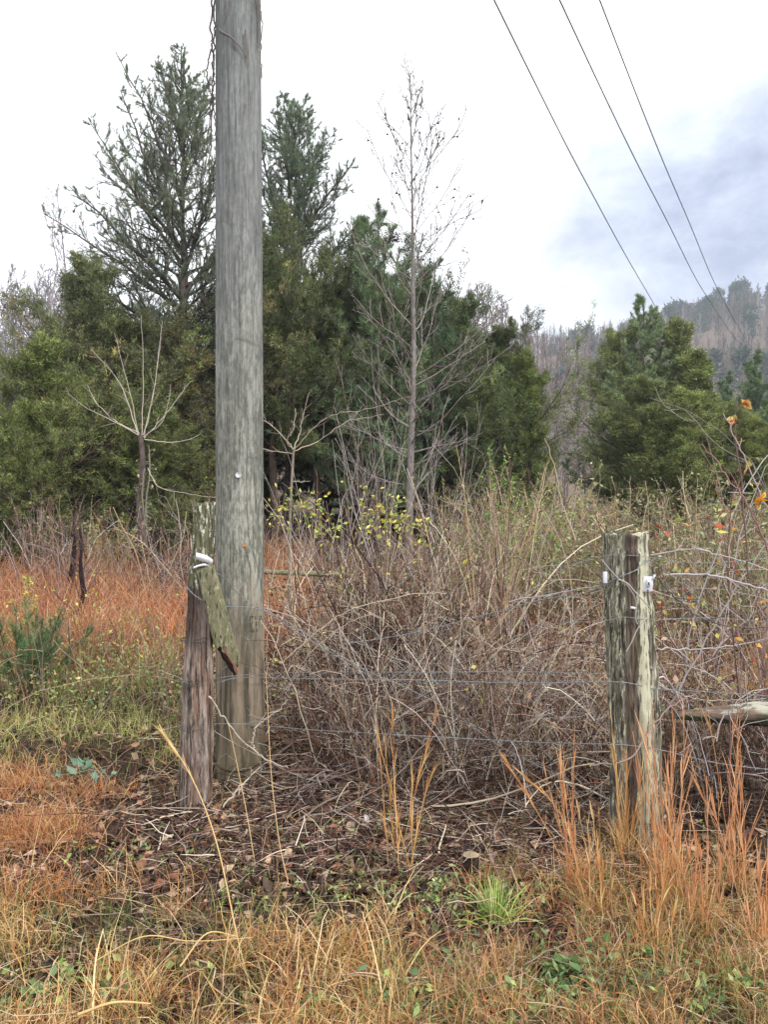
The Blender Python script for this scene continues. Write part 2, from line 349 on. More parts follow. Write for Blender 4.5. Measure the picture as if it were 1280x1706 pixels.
def soil_mat():
    m, t, b = newmat('leaf_litter_soil'); tcn = nn(t, 'ShaderNodeTexCoord'); ob = tcn.outputs['Object']
    n1 = noise(t, ob, 9, 9, 0.7); n2 = noise(t, ob, 60, 6, 0.7, 0.8); n3 = noise(t, ob, 1.3, 4)
    c = mixc(t, ramp(t, n2, [(0.35, 0), (0.68, 1)]), lin(26, 20, 17), lin(88, 72, 58))
    c = mixc(t, ramp(t, n1, [(0.45, 0), (0.65, 0.7)]), c, lin(60, 44, 36))
    c = mixc(t, mathn(t, 'MULTIPLY', ramp(t, n3, [(0.5, 0), (0.7, 1)]), 0.35), c, lin(104, 90, 54))
    sp = nn(t, 'ShaderNodeSeparateXYZ'); t.links.new(ob, sp.inputs[0])
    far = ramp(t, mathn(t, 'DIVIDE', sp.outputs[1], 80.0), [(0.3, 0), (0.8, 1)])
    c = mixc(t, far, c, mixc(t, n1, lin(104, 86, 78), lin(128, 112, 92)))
    t.links.new(c, b.inputs['Base Color']); b.inputs['Roughness'].default_value = 0.95
    bp = nn(t, 'ShaderNodeBump'); bp.inputs['Strength'].default_value = 0.7; bp.inputs['Distance'].default_value = 0.02
    t.links.new(mathn(t, 'ADD', n2, n1), bp.inputs['Height']); t.links.new(bp.outputs[0], b.inputs['Normal'])
    return m
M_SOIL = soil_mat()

# ------------------------------------------------------------------ ground sheet
def make_ground():
    u = np.linspace(-1, 1, 420); xs = np.sinh(u * 6.2) / np.sinh(6.2) * 900
    v = np.linspace(0, 1, 460); ys = -12 + 14 * v / 0.2
    near = np.linspace(-12, 1.5, 30); mid = np.linspace(1.6, 9, 190); far = 9 + (np.geomspace(1, 900, 240) - 1) * 0.9
    ys = np.concatenate([near, mid, far])
    X, Yg = np.meshgrid(xs, ys); Z = gh(X, Yg); V = np.stack([X, Yg, Z], -1).reshape(-1, 3)
    n, mcol = X.shape; idx = np.arange(n * mcol).reshape(n, mcol)
    q = np.stack([idx[:-1, :-1], idx[:-1, 1:], idx[1:, 1:], idx[1:, :-1]], -1)
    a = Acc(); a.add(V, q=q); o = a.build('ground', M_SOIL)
    tag(o, kind='structure')
make_ground()

# ------------------------------------------------------------------ revolved / rough round wood
def rough_pole(path, rad, S=48, seed=1, groove=0.0, gfreq=3, topjag=0.0, split=None, zf=1.0):
    """path (K,3), rad (K,) -> verts, quads, tris; groove cuts long furrows down the grain"""
    K = len(path); th = np.arange(S) * 2 * np.pi / S
    zz = np.arange(K)[:, None] / K * 6; tt = th[None, :]
    r = np.ones((K, S)) * rad[:, None]
    if groove:
        cx = np.cos(tt) * gfreq + 20; cy = np.sin(tt) * gfreq + 20
        g = fbm(cx + zz * 0.35 * zf, cy + zz * 0.2 * zf, seed, 4) - 0.5; g2 = vn(cx * 4.1 + zz * 0.5, cy * 4.1 + zz * .3, seed + 7)
        fz = fbm(tt * 9 + zz * 0, zz * 5, seed + 11, 3) - 0.5
        r = r * (1 + groove * 1.4 * g - groove * 0.7 * sstep(0.62, 0.85, g2) + groove * 0.45 * fz) * (1 + groove * 0.25 * (fbm(zz * 2 + tt * 0, tt * 2, seed + 3) - 0.5))
    if split is not None: r = r * split(tt, np.linspace(0, 1, K)[:, None])
    V = path[:, None, :] + np.stack([np.cos(tt) * r, np.sin(tt) * r, np.zeros_like(r)], -1)
    if topjag:
        j = topjag * (vn(np.cos(th) * 4 + 9, np.sin(th) * 4 + 9, seed) + 0.6 * vn(np.cos(th) * 11 + 9, np.sin(th) * 11 + 9, seed + 1) - 0.8)
        for k in range(1, 6): V[-k, :, 2] += j * (1 - (k - 1) / 5)
    idx = np.arange(K * S).reshape(K, S); nx = np.roll(idx, -1, 1)
    q = np.stack([idx[:-1], nx[:-1], nx[1:], idx[1:]], -1).reshape(-1, 4)
    V = V.reshape(-1, 3); c = path[-1] + np.array([0, 0, -0.01]); V = np.vstack([V, c])
    t = np.stack([idx[-1], nx[-1], np.full(S, K * S)], -1)
    return V, q, t

# ------------------------------------------------------------------ utility pole
PY = 4.25
def build_pole():
    b = pt(400.5, 1310, PY); base = np.array([b[0], PY, float(gh(b[0], PY)) - 0.02])
    root = empty('utility_pole', base, 'tall round grey wooden utility pole beside the split left fence post', 'utility pole')
    H = 9.5; K = 240; z = np.linspace(-0.3, H, K)
    xtop = pt(396.5, 0, PY); k = (xtop[0] - b[0]) / (xtop[2] - b[2])
    path = np.stack([base[0] + k * np.clip(z, 0, 99), np.full(K, PY) + 0.0 * z, base[2] + z], -1)
    r0 = 40.6 / F * PY; r1 = 37.3 / F * PY; zt = xtop[2] - b[2]
    rad = r0 + (r1 - r0) * z / zt + 0.006 * np.exp(-np.clip(z, 0, 9) / 0.15) - 0.0
    V, q, t = rough_pole(path, rad, 72, 3, 0.018, 2.2)
    a = Acc(); a.add(V, q=q, t=t); a.build('pole_shaft', M_POLE, root)
    # a step in the wood where the butt wrap ends, low and curved
    a = Acc(); th = np.linspace(-2.9, -0.2, 40); zz = base[2] + 0.085 + 0.0 * th + 0.07 * (1 + np.sin(th)) ** 1.3
    Rb = r0 + 0.008
    P = np.stack([base[0] + np.cos(th) * Rb, PY + np.sin(th) * Rb, zz], -1)[None]
    a.tubes(P, np.full((1, 40), 0.0035), lin(70, 60, 48), 5); a.build('butt_ring', M_BARK, root)
    # small round nail marker
    c = pt(397, 791, PY); cy = PY - (r0 - 0.003 + 0.0) - 0.0
    yy = PY - math.sqrt(max(r0 * 0.975, 0.1) ** 2 - (c[0] - base[0]) ** 2) - 0.003
    kx = (yy) / PY; cx = c[0] * kx; cz = CAMZ + (c[2] - CAMZ) * kx
    def disc(rr, y0, y1, S=24):
        th = np.arange(S) * 2 * np.pi / S; f = np.stack([cx + np.cos(th) * rr, np.full(S, y0), cz + np.sin(th) * rr], -1)
        g = f.copy(); g[:, 1] = y1; V = np.vstack([f, g, [[cx, y0 - 0.001, cz]]]); i = np.arange(S); j = (i + 1) % S
        a = Acc(); a.add(V, q=np.stack([i, j, j + S, i + S], -1), t=np.stack([i, j, np.full(S, 2 * S)], -1), c=(0.8, 0.8, 0.8)); return a
    tg = disc(0.0155, yy - 0.003, yy + 0.01).build('nail_marker', M_WHITE, root)
    disc(0.0065, yy - 0.0055, yy - 0.003).build('nail_head', M_STRAP, tg)
    # burnt brand, three short worn rows
    rgb = np.random.default_rng(5); a = Acc()
    def surf(px, py, off=0.0015):
        p = pt(px, py, PY); rr = r0 * 0.995
        for _ in range(4):
            dx = p[0] - base[0]; y = PY - math.sqrt(max(rr * rr - dx * dx, 1e-5)) - off; s = y / PY
            q_ = pt(px, py, PY); p = np.array([q_[0] * s, y, CAMZ + (q_[2] - CAMZ) * s])
        return p
    marks = [(417, 1026, 417, 1034), (417, 1026, 422, 1027), (422, 1027, 421, 1030), (425, 1026, 426, 1032), (428, 1026, 428, 1033), (432, 1026, 436, 1027), (436, 1027, 435, 1032), (432, 1031, 436, 1032),
             (417, 1037, 417, 1043), (417, 1040, 422, 1036), (427, 1036, 427, 1044), (427, 1036, 431, 1036), (427, 1040, 430, 1040),
             (416, 1053, 419, 1048), (419, 1048, 421, 1053), (423, 1048, 423, 1053), (426, 1047, 429, 1048), (429, 1048, 428, 1053)]
    for x0, y0, x1, y1 in marks:
        P = np.array([surf(x0 + (x1 - x0) * f, y0 + (y1 - y0) * f, 0.0) for f in np.linspace(0, 1, 4)])[None]
        a.tubes(P, np.full((1, 4), 0.0019) * rgb.uniform(0.6, 1.2), lin(80, 70, 62), 4)
    a.build('burnt_brand', M_SOFTMARK, root)
    # fresh chip and the long crack above it
    a = Acc(); ps = [surf(402, 910, .002), surf(407, 906, .002), surf(412, 909, .002), surf(409, 911.5, .002)]
    a.add(np.array(ps), q=[[3, 2, 1, 0]]); a.build('fresh_chip', M_ORANGE, root, smooth=False)
    a = Acc()
    for pts in ([(413, 700), (412, 760), (411, 800), (412, 850), (414, 885), (418, 910), (425, 928), (431, 955), (437, 985)], [(409, 915), (413, 928), (417, 945), (418, 1000), (417, 1020)],
                [(398, 400), (399, 470), (401, 560), (400, 640)], [(421, 500), (422, 540), (421, 580)], [(379, 250), (380, 330), (379, 380)], [(413, 60), (416, 140), (417, 200)]):
        P = []
        for (x0, y0), (x1, y1) in zip(pts[:-1], pts[1:]):
            for f in np.linspace(0, 1, 7)[:-1]: P.append(surf(x0 + (x1 - x0) * f + rgb.normal(0, 0.35), y0 + (y1 - y0) * f, -0.0005))
        P = np.array(P)[None]; a = Acc(); a.tubes(P, rgb.uniform(0.0007, 0.0017, P.shape[:2]), lin(60, 56, 50), 4); a.build('crack', M_SOFTMARK, root)
    return base, r0, surf
pole_base, pole_r, pole_surf = build_pole()

def polyline(pts, n=6, jit=0.0, rg=None):
    """dense smooth curve through 3-D points (Catmull-Rom)"""
    pts = np.asarray(pts, float); p = np.vstack([2 * pts[0] - pts[1], pts, 2 * pts[-1] - pts[-2]]); out = []
    for i in range(1, len(p) - 2):
        for f in np.arange(n) / n:
            a, b, c, d = p[i - 1], p[i], p[i + 1], p[i + 2]
            out.append(0.5 * ((2 * b) + (-a + c) * f + (2 * a - 5 * b + 4 * c - d) * f * f + (-a + 3 * b - 3 * c + d) * f ** 3))
    out.append(pts[-1]); out = np.array(out)
    if jit and rg is not None: out[1:-1] += rg.normal(0, jit, out[1:-1].shape)
    return out

# dead vine on the pole
def build_vine():
    rg = np.random.default_rng(11); a = Acc()
    y = PY - 0.06
    strands = [[(356, -40), (352, 40), (353, 75), (347, 100), (344, 125), (350, 160), (347, 220), (341, 290)],
               [(360, -60), (358, 10), (357, 60), (355, 110), (354, 150), (357, 190), (360, 235)],
               [(353, 75), (356, 140), (352, 200), (350, 260), (345, 330)]]
    root = empty('climbing_vine', pt(358, 60, y), 'bare dead vine hanging down the left edge of the utility pole', 'vine')
    allP = []
    for s in strands:
        P = polyline([pt(px, py, y - 0.02) for px, py in s], 8, 0.004, rg)[None]; allP.append(P)
        a.tubes(P, np.linspace(0.006, 0.003, P.shape[1])[None], lin(82, 74, 70), 5)
        C, RC, _ = spawn(rg, P, np.full(P.shape[:2], 0.004), 16, 0.05, 1, 1.0, 0.04, 4, 0.1, 0.3, 0.5)
        a.tubes(C, RC, lin(88, 80, 76), 3)
    for s in ([(358, 38), (368, 52), (385, 62), (402, 80), (412, 96)], [(377, 0), (378, 18), (371, 40)], [(430, -10), (433, 40), (432, 80)], [(409, 50), (412, 90), (411, 110)]):
        P = np.array([pole_surf(px, py, 0.004) for px, py in s]); P = polyline(P, 6)[None]
        a.tubes(P, np.linspace(0.006, 0.003, P.shape[1])[None], lin(112, 106, 102), 5)
    P = polyline([pt(px, py, y) for px, py in [(433, 0), (436, 40), (435, 80), (436, 130)]], 8, 0.003, rg)[None]
    a.tubes(P, np.full(P.shape[:2], 0.003), lin(120, 110, 96), 4)
    C, RC, _ = spawn(rg, P, np.full(P.shape[:2], 0.003), 26, 0.0, 1, 1.2, 0.035, 3, 0, 0.3, 0.6); a.tubes(C, RC, lin(120, 110, 96), 3)
    a.build('vine_stem', M_TWIG, root)
build_vine()

# ------------------------------------------------------------------ fence posts
LPY = 3.8; RPY = 3.3
def box_pts(c, sx, sy, sz, rot=0.0):
    V = np.array([[x, y, z] for x in (-1, 1) for y in (-1, 1) for z in (-1, 1)], float) * 0.5 * np.array([sx, sy, sz])
    cr, sr = math.cos(rot), math.sin(rot); V = np.stack([V[:, 0] * cr + V[:, 2] * sr, V[:, 1], -V[:, 0] * sr + V[:, 2] * cr], -1) + np.array(c)
    q = [[0, 1, 3, 2], [4, 6, 7, 5], [0, 4, 5, 1], [2, 3, 7, 6], [0, 2, 6, 4], [1, 5, 7, 3]]
    return V, q
def ring_wire(acc, c, r, z, tilt=0.0, rw=0.0016, turns=1.0, col=lin(70, 74, 74), squash=1.0):
    th = np.linspace(0, 2 * np.pi * turns, int(40 * turns)); P = np.stack([c[0] + np.cos(th) * r, c[1] + np.sin(th) * r * squash, z + tilt * np.cos(th) + 0.004 * th / 6.28], -1)[None]
    acc.tubes(P, np.full((1, P.shape[1]), rw), col, 4)
def build_left_post():
    b = pt(325, 1340, LPY); t = pt(338, 838, LPY); base = np.array([b[0], LPY, float(gh(b[0], LPY))])
    root = empty('fence_post', base, 'old split fence post with mossy top leaning beside the utility pole', 'fence post')
    K = 110; f = np.linspace(-0.08, 1, K)[:, None]; path = np.array([b[0], LPY, b[2]]) * (1 - f) + t * f
    f1 = np.linspace(0, 1, K); rad = np.interp(f1, [0, .1, .3, .55, .7, .9, 1], np.array([27, 28, 27, 24, 21, 21.5, 20]) / F * LPY)
    def split(tt, h):
        left = np.exp(-((np.cos(tt) + 1) / 0.35) ** 2)
        return 1 - 0.25 * left * sstep(0.8, 0.86, h) - 0.12 * np.exp(-((tt - 5.0) / 0.16) ** 2) - 0.15 * np.exp(-((tt - 4.25) / 0.10) ** 2) * sstep(.3, .5, h)
    V, q, t_ = rough_pole(path, rad, 96, 12, 0.20, 2.3, 0.04, split, 2.2)
    a = Acc(); a.add(V, q=q, t=t_); a.build('post', M_LPOST, root)
    for py, dz in ((922, 0), (975, 0), (1062, 0.006), (1066, -.006), (1134, .004), (1138, -.003), (1210, 0)):
        a = Acc(); c = pt(330 - (py - 922) * 0.02, py, LPY); ring_wire(a, c, np.interp(py, [920, 1200], [23.5, 28.5]) / F * LPY, c[2], 0.004 + dz, 0.0016, 1.0); a.build('wire_wrap', M_METAL, root)
    return root
build_left_post()

def build_right_post():
    b = pt(1052, 1385, RPY); base = np.array([b[0], RPY, float(gh(b[0], RPY))])
    root = empty('fence_post', base, 'thick grey fence post with cream lichen streaks and white plastic insulators', 'fence post')
    ys = np.array([1400, 1340, 1240, 1140, 1040, 980, 930, 890]); L = np.array([1018, 1018, 1017, 1014, 1009, 1006, 1004, 1005.]); Rr = np.array([1106, 1103, 1102, 1098, 1090, 1086, 1083, 1081.])
    K = 120; py = np.linspace(1400, 890, K); cx = np.interp(py, ys[::-1], ((L + Rr) / 2)[::-1]); hw = np.interp(py, ys[::-1], ((Rr - L) / 2)[::-1])
    hw = hw + 2.2 * (fbm(py / 26, py * 0 + 3, 3) - 0.5) * 2
    path = np.array([pt(c, p, RPY) for c, p in zip(cx, py)]); rad = hw / F * RPY * 0.985
    def split(tt, h):
        return 1 - 0.16 * np.exp(-((tt - 4.66) / 0.13) ** 2) * (0.6 + 0.4 * np.sin(h * 9)) * (h < 0.93) - 0.09 * np.exp(-((tt - 5.2) / 0.07) ** 2) - 0.09 * np.exp(-((tt - 4.1) / 0.07) ** 2)
    V, q, t_ = rough_pole(path, rad, 110, 31, 0.11, 3.0, 0.03, split, 2.0)
    a = Acc(); a.add(V, q=q, t=t_); a.build('post', M_RPOST, root)
    # insulators: thin plates standing off each shoulder
    def insulator(px, py, w_, h_, rot, skew):
        yy = RPY - 0.085; c = pt(px, py, yy); V, q = box_pts(c, w_ / F * yy, 0.014, h_ / F * yy, rot); V[:, 0] += (V[:, 2] - c[2]) * skew
        a = Acc(); a.add(V, q=q); o = a.build('insulator', M_WHITE, root, smooth=False)
        bv = o.modifiers.new('b', 'BEVEL'); bv.width = 0.002; bv.segments = 2
        if w_ > 12:
            V, q = box_pts(c + np.array([0, -0.012, 0.003]), 0.012, 0.012, 0.030); a = Acc(); a.add(V, q=q); o2 = a.build('wire_clip', M_WHITE, o, smooth=False)
            a = Acc(); V, q = box_pts(c + np.array([0, -0.0185, 0.004]), 0.005, 0.003, 0.012); a.add(V, q=q); a.build('nail_hole', M_DARK, o, smooth=False); a = Acc()
            V, q = box_pts(c + np.array([-0.001, -0.0075, -0.026]), 0.006, 0.004, 0.006); a.add(V, q=q)
            a.build('nail_hole', M_DARK, o, smooth=False)
            V, q = box_pts(c + np.array([0.024, -0.006, 0.030]), 0.007, 0.012, 0.022, 0.4); a = Acc(); a.add(V, q=q); a.build('clip_arm', M_WHITE, o, smooth=False)
    insulator(1079.5, 973, 17, 25, 0.0, 0.06); insulator(1009, 962, 6.5, 19, 0.0, 0.0)
    a = Acc()
    for py in (1008,): 
        c = pt(1047, py, RPY); V, q = box_pts(c + np.array([-0.01, -0.094, 0.0]), 0.022, 0.012, 0.01, 0.2); a.add(V, q=q, c=(0.7, 0.7, 0.7))
    a.build('splinter', M_METAL, root)
    return root
build_right_post()

def build_brace():
    """short mossy plank hanging from the strap between the left post and the pole"""
    y0 = LPY - 0.055
    p0 = pt(342, 945, y0); p1 = pt(384, 1112, y0 + 0.05)
    root = empty('broken_plank', p0, 'short broken mossy plank hanging from a metal strap on the left fence post', 'plank')
    d = nrm(p1 - p0); side = nrm(np.cross(d, [0, 1, 0])); dep = np.cross(side, d)
    K = 30; S = 20; a = Acc(); V = []
    for k in range(K):
        f = k / (K - 1); c = p0 * (1 - f) + p1 * f; w_ = np.interp(f, [0, .3, .75, 0.9, 1], [15.5, 17, 17.5, 12, 3]) / F * y0
        off = np.interp(f, [0, .75, 1], [0, 0, 0.032]); th = np.arange(S) * 2 * np.pi / S
        ct = np.sign(np.cos(th)) * np.abs(np.cos(th)) ** 0.45; st = np.sign(np.sin(th)) * np.abs(np.sin(th)) ** 0.45
        rr = 1 + 0.12 * (vn(th * 2.5, np.full(S, f * 5), 4) - 0.5)
        V.append(c - side * off * (-1 if side[0] < 0 else -1) * 1.0 + side[None] * (ct * w_ * rr)[:, None] + dep[None] * (st * 0.020 * rr)[:, None])
    V = np.array(V); idx = np.arange(K * S).reshape(K, S); nx = np.roll(idx, -1, 1); q = np.stack([idx[:-1], nx[:-1], nx[1:], idx[1:]], -1)
    V2 = np.vstack([V.reshape(-1, 3), V[0].mean(0)[None], V[-1].mean(0)[None]])
    t = np.vstack([np.stack([nx[0], idx[0], np.full(S, K * S)], -1), np.stack([idx[-1], nx[-1], np.full(S, K * S + 1)], -1)])
    a.add(V2, q=q, t=t); a.build('plank', M_MOSSY, root)
    # dark rotten slab under its lower end
    a = Acc(); P = polyline([pt(362, 1060, y0 + .04), pt(372, 1090, y0 + .03), pt(392, 1125, y0 + .02)], 6)[None]
    a.tubes(P, np.linspace(0.020, 0.008, P.shape[1])[None] * (1 + .25 * np.sin(np.arange(P.shape[1]) * 2.1))[None], lin(40, 22, 20), 7); a.tubes(P + np.array([0.014, -0.010, 0.022]), np.linspace(0.003, 0.006, P.shape[1])[None], lin(140, 98, 78), 6)
    a.build('rotten_end', M_BARK, root)
    s = empty('metal_strap', pt(340, 930, y0 - .02), 'shiny bent metal strap nailed across the left fence post', 'strap')
    for nm, pts, w_ in (('upper_band', [(326, 926), (334, 928), (345, 932), (354, 938)], 11), ('lower_band', [(322, 946), (330, 943), (340, 941), (352, 943)], 4)):
        P = np.array([pt(px, py, y0 - 0.03 + (0.03 if i == 3 else 0)) for i, (px, py) in enumerate(pts)]); P = polyline(P, 4)
        a = Acc(); h = w_ / F * y0 / 2; up = np.array([0.1, 0, 1.0]) * h
        V = np.concatenate([P + up, P - up, P + up + [0, .003, 0], P - up + [0, .003, 0]]); n = len(P); i = np.arange(n - 1)
        q = np.vstack([np.stack([i, i + 1, i + 1 + n, i + n], -1), np.stack([i + 2 * n, i + 3 * n, i + 1 + 3 * n, i + 1 + 2 * n], -1), np.stack([i, i + 2 * n, i + 1 + 2 * n, i + 1], -1), np.stack([i + n, i + 1 + n, i + 1 + 3 * n, i + 3 * n], -1)])
        a.add(V, q=q); a.build(nm, M_STRAP, s, smooth=False)
build_brace()

# ------------------------------------------------------------------ wires
def barbed(name, pts3, label, r=0.0013, barbs=True, col=lin(128, 132, 134), step=0.125, seed=0, cat='wire', group=None):
    rg = np.random.default_rng(seed + 50); P = polyline(pts3, 14); L = np.r_[0, np.cumsum(np.linalg.norm(np.diff(P, axis=0), axis=1))]
    n = max(int(L[-1] / 0.012), 8); s = np.linspace(0, L[-1], n); Q = np.stack([np.interp(s, L, P[:, i]) for i in range(3)], -1)
    T = nrm(np.gradient(Q, axis=0)); A = nrm(np.cross(T, [0, 1, 0.1])); B = np.cross(T, A); ph = s / 0.03 * 2 * np.pi / 2
    a = Acc()
    for o in (0, np.pi):
        a.tubes((Q + (np.cos(ph + o)[:, None] * A + np.sin(ph + o)[:, None] * B) * r * 0.9)[None], np.full((1, n), r * 0.85), col, 4)
    if barbs:
        for b_ in np.arange(rg.uniform(0.02, step), L[-1], step):
            i = min(int(b_ / L[-1] * (n - 1)), n - 2); c = Q[i]
            for k in range(4):
                d = nrm(rg.normal(0, 1, 3)); e = c + d * 0.013
                a.tubes(np.array([[c - d * 0.001, (c + e) / 2, e]]), np.array([[r, r * 0.8, r * 0.3]]), col, 3)
            a.tubes(np.array([[c - T[i] * 0.004, c, c + T[i] * 0.004]]), np.full((1, 3), r * 2.1), col, 5)
    o = a.build(name, M_METAL); return tag(o, label, cat, group)
def W(*l): return [pt(*p) for p in l]
barbed('barbed_wire', W((308, 975, 3.72), (330, 996, 3.70), (365, 1009, 3.9), (441, 1017, 4.08), (520, 1062, 4.0), (600, 1112, 3.95), (680, 1147, 3.9), (760, 1190, 3.8), (830, 1241, 3.7), (920, 1287, 3.6), (1010, 1330, 3.5)),
       'slack barbed wire sagging diagonally from the left post down to the right', 0.0016, seed=1)
barbed('barbed_wire', W((322, 946, 3.72), (365, 957, 3.9), (400, 992, 4.06), (441, 1018, 4.07), (500, 1056, 4.02), (560, 1092, 3.97), (630, 1136, 3.92)),
       'barbed wire from the metal strap crossing down over the pole', 0.0015, seed=2)
barbed('barbed_wire', W((303, 1136, 3.75), (352, 1132, 3.8), (400, 1125, 4.06), (520, 1120, 3.95), (700, 1120, 3.75), (860, 1119, 3.55), (1016, 1123, 3.2)),
       'upper of the two level barbed wires between the posts', 0.0012, seed=3, step=0.3)
barbed('barbed_wire', W((303, 1137, 3.76), (352, 1140, 3.8), (400, 1129, 4.07), (520, 1131, 3.9), (700, 1133, 3.7), (860, 1138, 3.5), (1014, 1136, 3.19), (1060, 1140, 3.175), (1098, 1148, 3.2), (1280, 1160, 3.0), (1500, 1190, 2.8)),
       'level barbed wire stapled across the middle of the lichen post', 0.0015, seed=4)
barbed('barbed_wire', W((302, 1208, 3.75), (400, 1206, 4.08), (520, 1216, 3.9), (700, 1226, 3.7), (880, 1236, 3.5), (1016, 1240, 3.19), (1060, 1243, 3.17), (1104, 1250, 3.2), (1200, 1272, 3.1), (1320, 1286, 3.0)),
       'lowest barbed wire running along under the brush', 0.0014, seed=5)
barbed('barbed_wire', W((560, 1075, 3.95), (700, 1052, 3.8), (900, 1000, 3.5), (960, 992, 3.35), (1000, 978, 3.24), (1028, 963, 3.17), (1060, 950, 3.17), (1084, 933, 3.22), (1120, 960, 3.3), (1180, 1010, 3.4)),
       'barbed wire looped across the upper part of the lichen post', 0.0015, seed=6)
barbed('barbed_wire', W((900, 955, 3.5), (1000, 928, 3.25), (1035, 925, 3.18), (1062, 926, 3.17), (1086, 929, 3.22), (1180, 938, 3.4), (1330, 925, 3.6)),
       'thin top wire stapled near the top of the lichen post', 0.0010, seed=7, step=0.4)
barbed('barbed_wire', W((900, 1040, 3.5), (1006, 1034, 3.2), (1040, 1028, 3.17), (1088, 1032, 3.22), (1200, 1030, 3.4), (1330, 1042, 3.6)),
       'thin wire crossing the lichen post below its white insulator', 0.0010, seed=8, step=0.4)
a = Acc(); P = polyline(W((1003, 932, 3.24), (1018, 950, 3.17), (1030, 963, 3.16), (1044, 973, 3.15), (1060, 1000, 3.15), (1060, 1030, 3.14), (1063, 1040, 3.14)), 8)[None]; a.tubes(P, np.full(P.shape[:2], 0.0028), lin(150, 146, 142), 4)
P = polyline(W((1031, 965, 3.15), (1046, 972, 3.14), (1058, 985, 3.14), (1075, 1003, 3.14), (1084, 1012, 3.15)), 8)[None]; a.tubes(P, np.full(P.shape[:2], 0.0028), lin(165, 160, 155), 4)
P = polyline(W((1080, 1028, 3.14), (1072, 1036, 3.13), (1062, 1050, 3.13), (1052, 1072, 3.13), (1044, 1086, 3.13)), 8)[None]; a.tubes(P, np.full(P.shape[:2], 0.0022), lin(170, 164, 158), 4)
tag(a.build('tangled_twig', M_TWIG), 'pale dry vine twigs tangled on the front of the lichen post', 'vine')

def power_line(i, pts3, label, r):
    P = polyline(pts3, 20)[None]; a = Acc(); a.tubes(P, np.full(P.shape[:2], r), (0.08, 0.08, 0.085), 6)
    tag(a.build('power_line', M_CABLE), label, 'power line')
def cable(x0, s, zs): return [np.array([x0 + s * (Y - 11.1), Y, z]) for Y, z in zs]
power_line(0, cable(1.58, 0.485, [(-12, 9.6), (11.1, 9.05), (19, 9.1), (27, 9.45), (40, 10.3), (60, 13), (110, 24), (150, 36)]), 'thick overhead power line, the leftmost of three against the sky', 0.0125)
power_line(1, cable(2.55, 0.556, [(-12, 9.9), (11.1, 9.03), (20, 9.1), (28, 9.4), (45, 11.2), (70, 15.5), (150, 36)]), 'overhead power line in the middle of the three', 0.0115)
power_line(2, cable(3.14, 0.553, [(-12, 9.9), (11.1, 9.03), (20, 9.1), (28, 9.4), (45, 11.2), (70, 15.5), (150, 36)]), 'overhead power line, the rightmost of three', 0.0105)
print('posts', round(time.time() - T0, 1))

# ------------------------------------------------------------------ trees
BARKG = [lin(92, 84, 78), lin(110, 102, 96)]
def needles(rg, pos, d, n, L, wd, spread, cols, back=0.4, cj=0.2):
    """tufts of n narrow triangular needles; pos,d (M,3)"""
    M = len(pos); c = jitc(rg, cols, M, cj)
    base = np.repeat(pos, n, 0) - np.repeat(d, n, 0) * (rg.random((M * n, 1)) * L * back)
    dd = nrm(np.repeat(d, n, 0) + rg.normal(0, spread, (M * n, 3)))
    ln = L * rg.uniform(0.6, 1.15, (M * n, 1)); tip = base + dd * ln
    s = nrm(np.cross(dd, rg.normal(0, 1, (M * n, 3)))) * wd * 0.5
    V = np.stack([base - s, base + s, tip], 1); t = np.arange(M * n * 3).reshape(-1, 3)
    cc = np.repeat(np.repeat(c, n, 0) * np.exp(rg.normal(0, 0.12, (M * n, 1))), 3, 0)
    return V, t, cc
def flat_sprays(rg, pos, d, n, L, wd, spread, cols, cj=0.22):
    """cedar sprays: n tapering slivers (diamonds) fanning from one point"""
    M = len(pos); c = jitc(rg, cols, M, cj); N = M * n
    dd = nrm(np.repeat(d, n, 0) + rg.normal(0, spread, (N, 3))); base = np.repeat(pos, n, 0) + rg.normal(0, L * 0.35, (N, 3))
    ln = L * rg.uniform(0.5, 1.2, (N, 1)); s = nrm(np.cross(dd, rg.normal(0, 1, (N, 3)))) * wd * 0.5
    mid = base + dd * ln * 0.4; tip = base + dd * ln
    V = np.stack([base, mid - s, tip, mid + s], 1); q = np.arange(N * 4).reshape(-1, 4)
    cc = np.repeat(np.repeat(c, n, 0) * np.exp(rg.normal(0, 0.13, (N, 1))), 4, 0)
    return V, q, cc
def trunk_path(rg, base, top, K=14, wig=0.05):
    f = np.linspace(0, 1, K)[:, None]; P = base * (1 - f) + top * f; o = np.cumsum(rg.normal(0, wig, (K, 3)), 0); o[:, 2] = 0; o -= o[0]; o -= f * o[-1]
    return P + o
def limbs_on(rg, TP, TR, n, t0, t1, lenf, angf, K, up, wig, rfac=0.45, azbias=None):
    t = t0 + (t1 - t0) * (np.arange(n) + rg.random(n)) / n; pos, tn = at_t(TP[None], np.zeros(n, int), t)
    az = np.arange(n) * 2.4 + rg.normal(0, 0.5, n); a = angf(t) + rg.normal(0, 0.12, n)
    if azbias is not None: az = azbias(az)
    d = np.stack([np.cos(az) * np.cos(a), np.sin(az) * np.cos(a), np.sin(a)], -1)
    P = grow(rg, pos, d, lenf(t) * rg.uniform(0.72, 1.15, n), K, up, wig)
    r0 = np.interp(t, np.linspace(0, 1, len(TR)), TR) * rfac; r0 = np.clip(r0, 0.006, 0.06)
    return P, r0[:, None] * np.linspace(1, 0.25, K)[None]

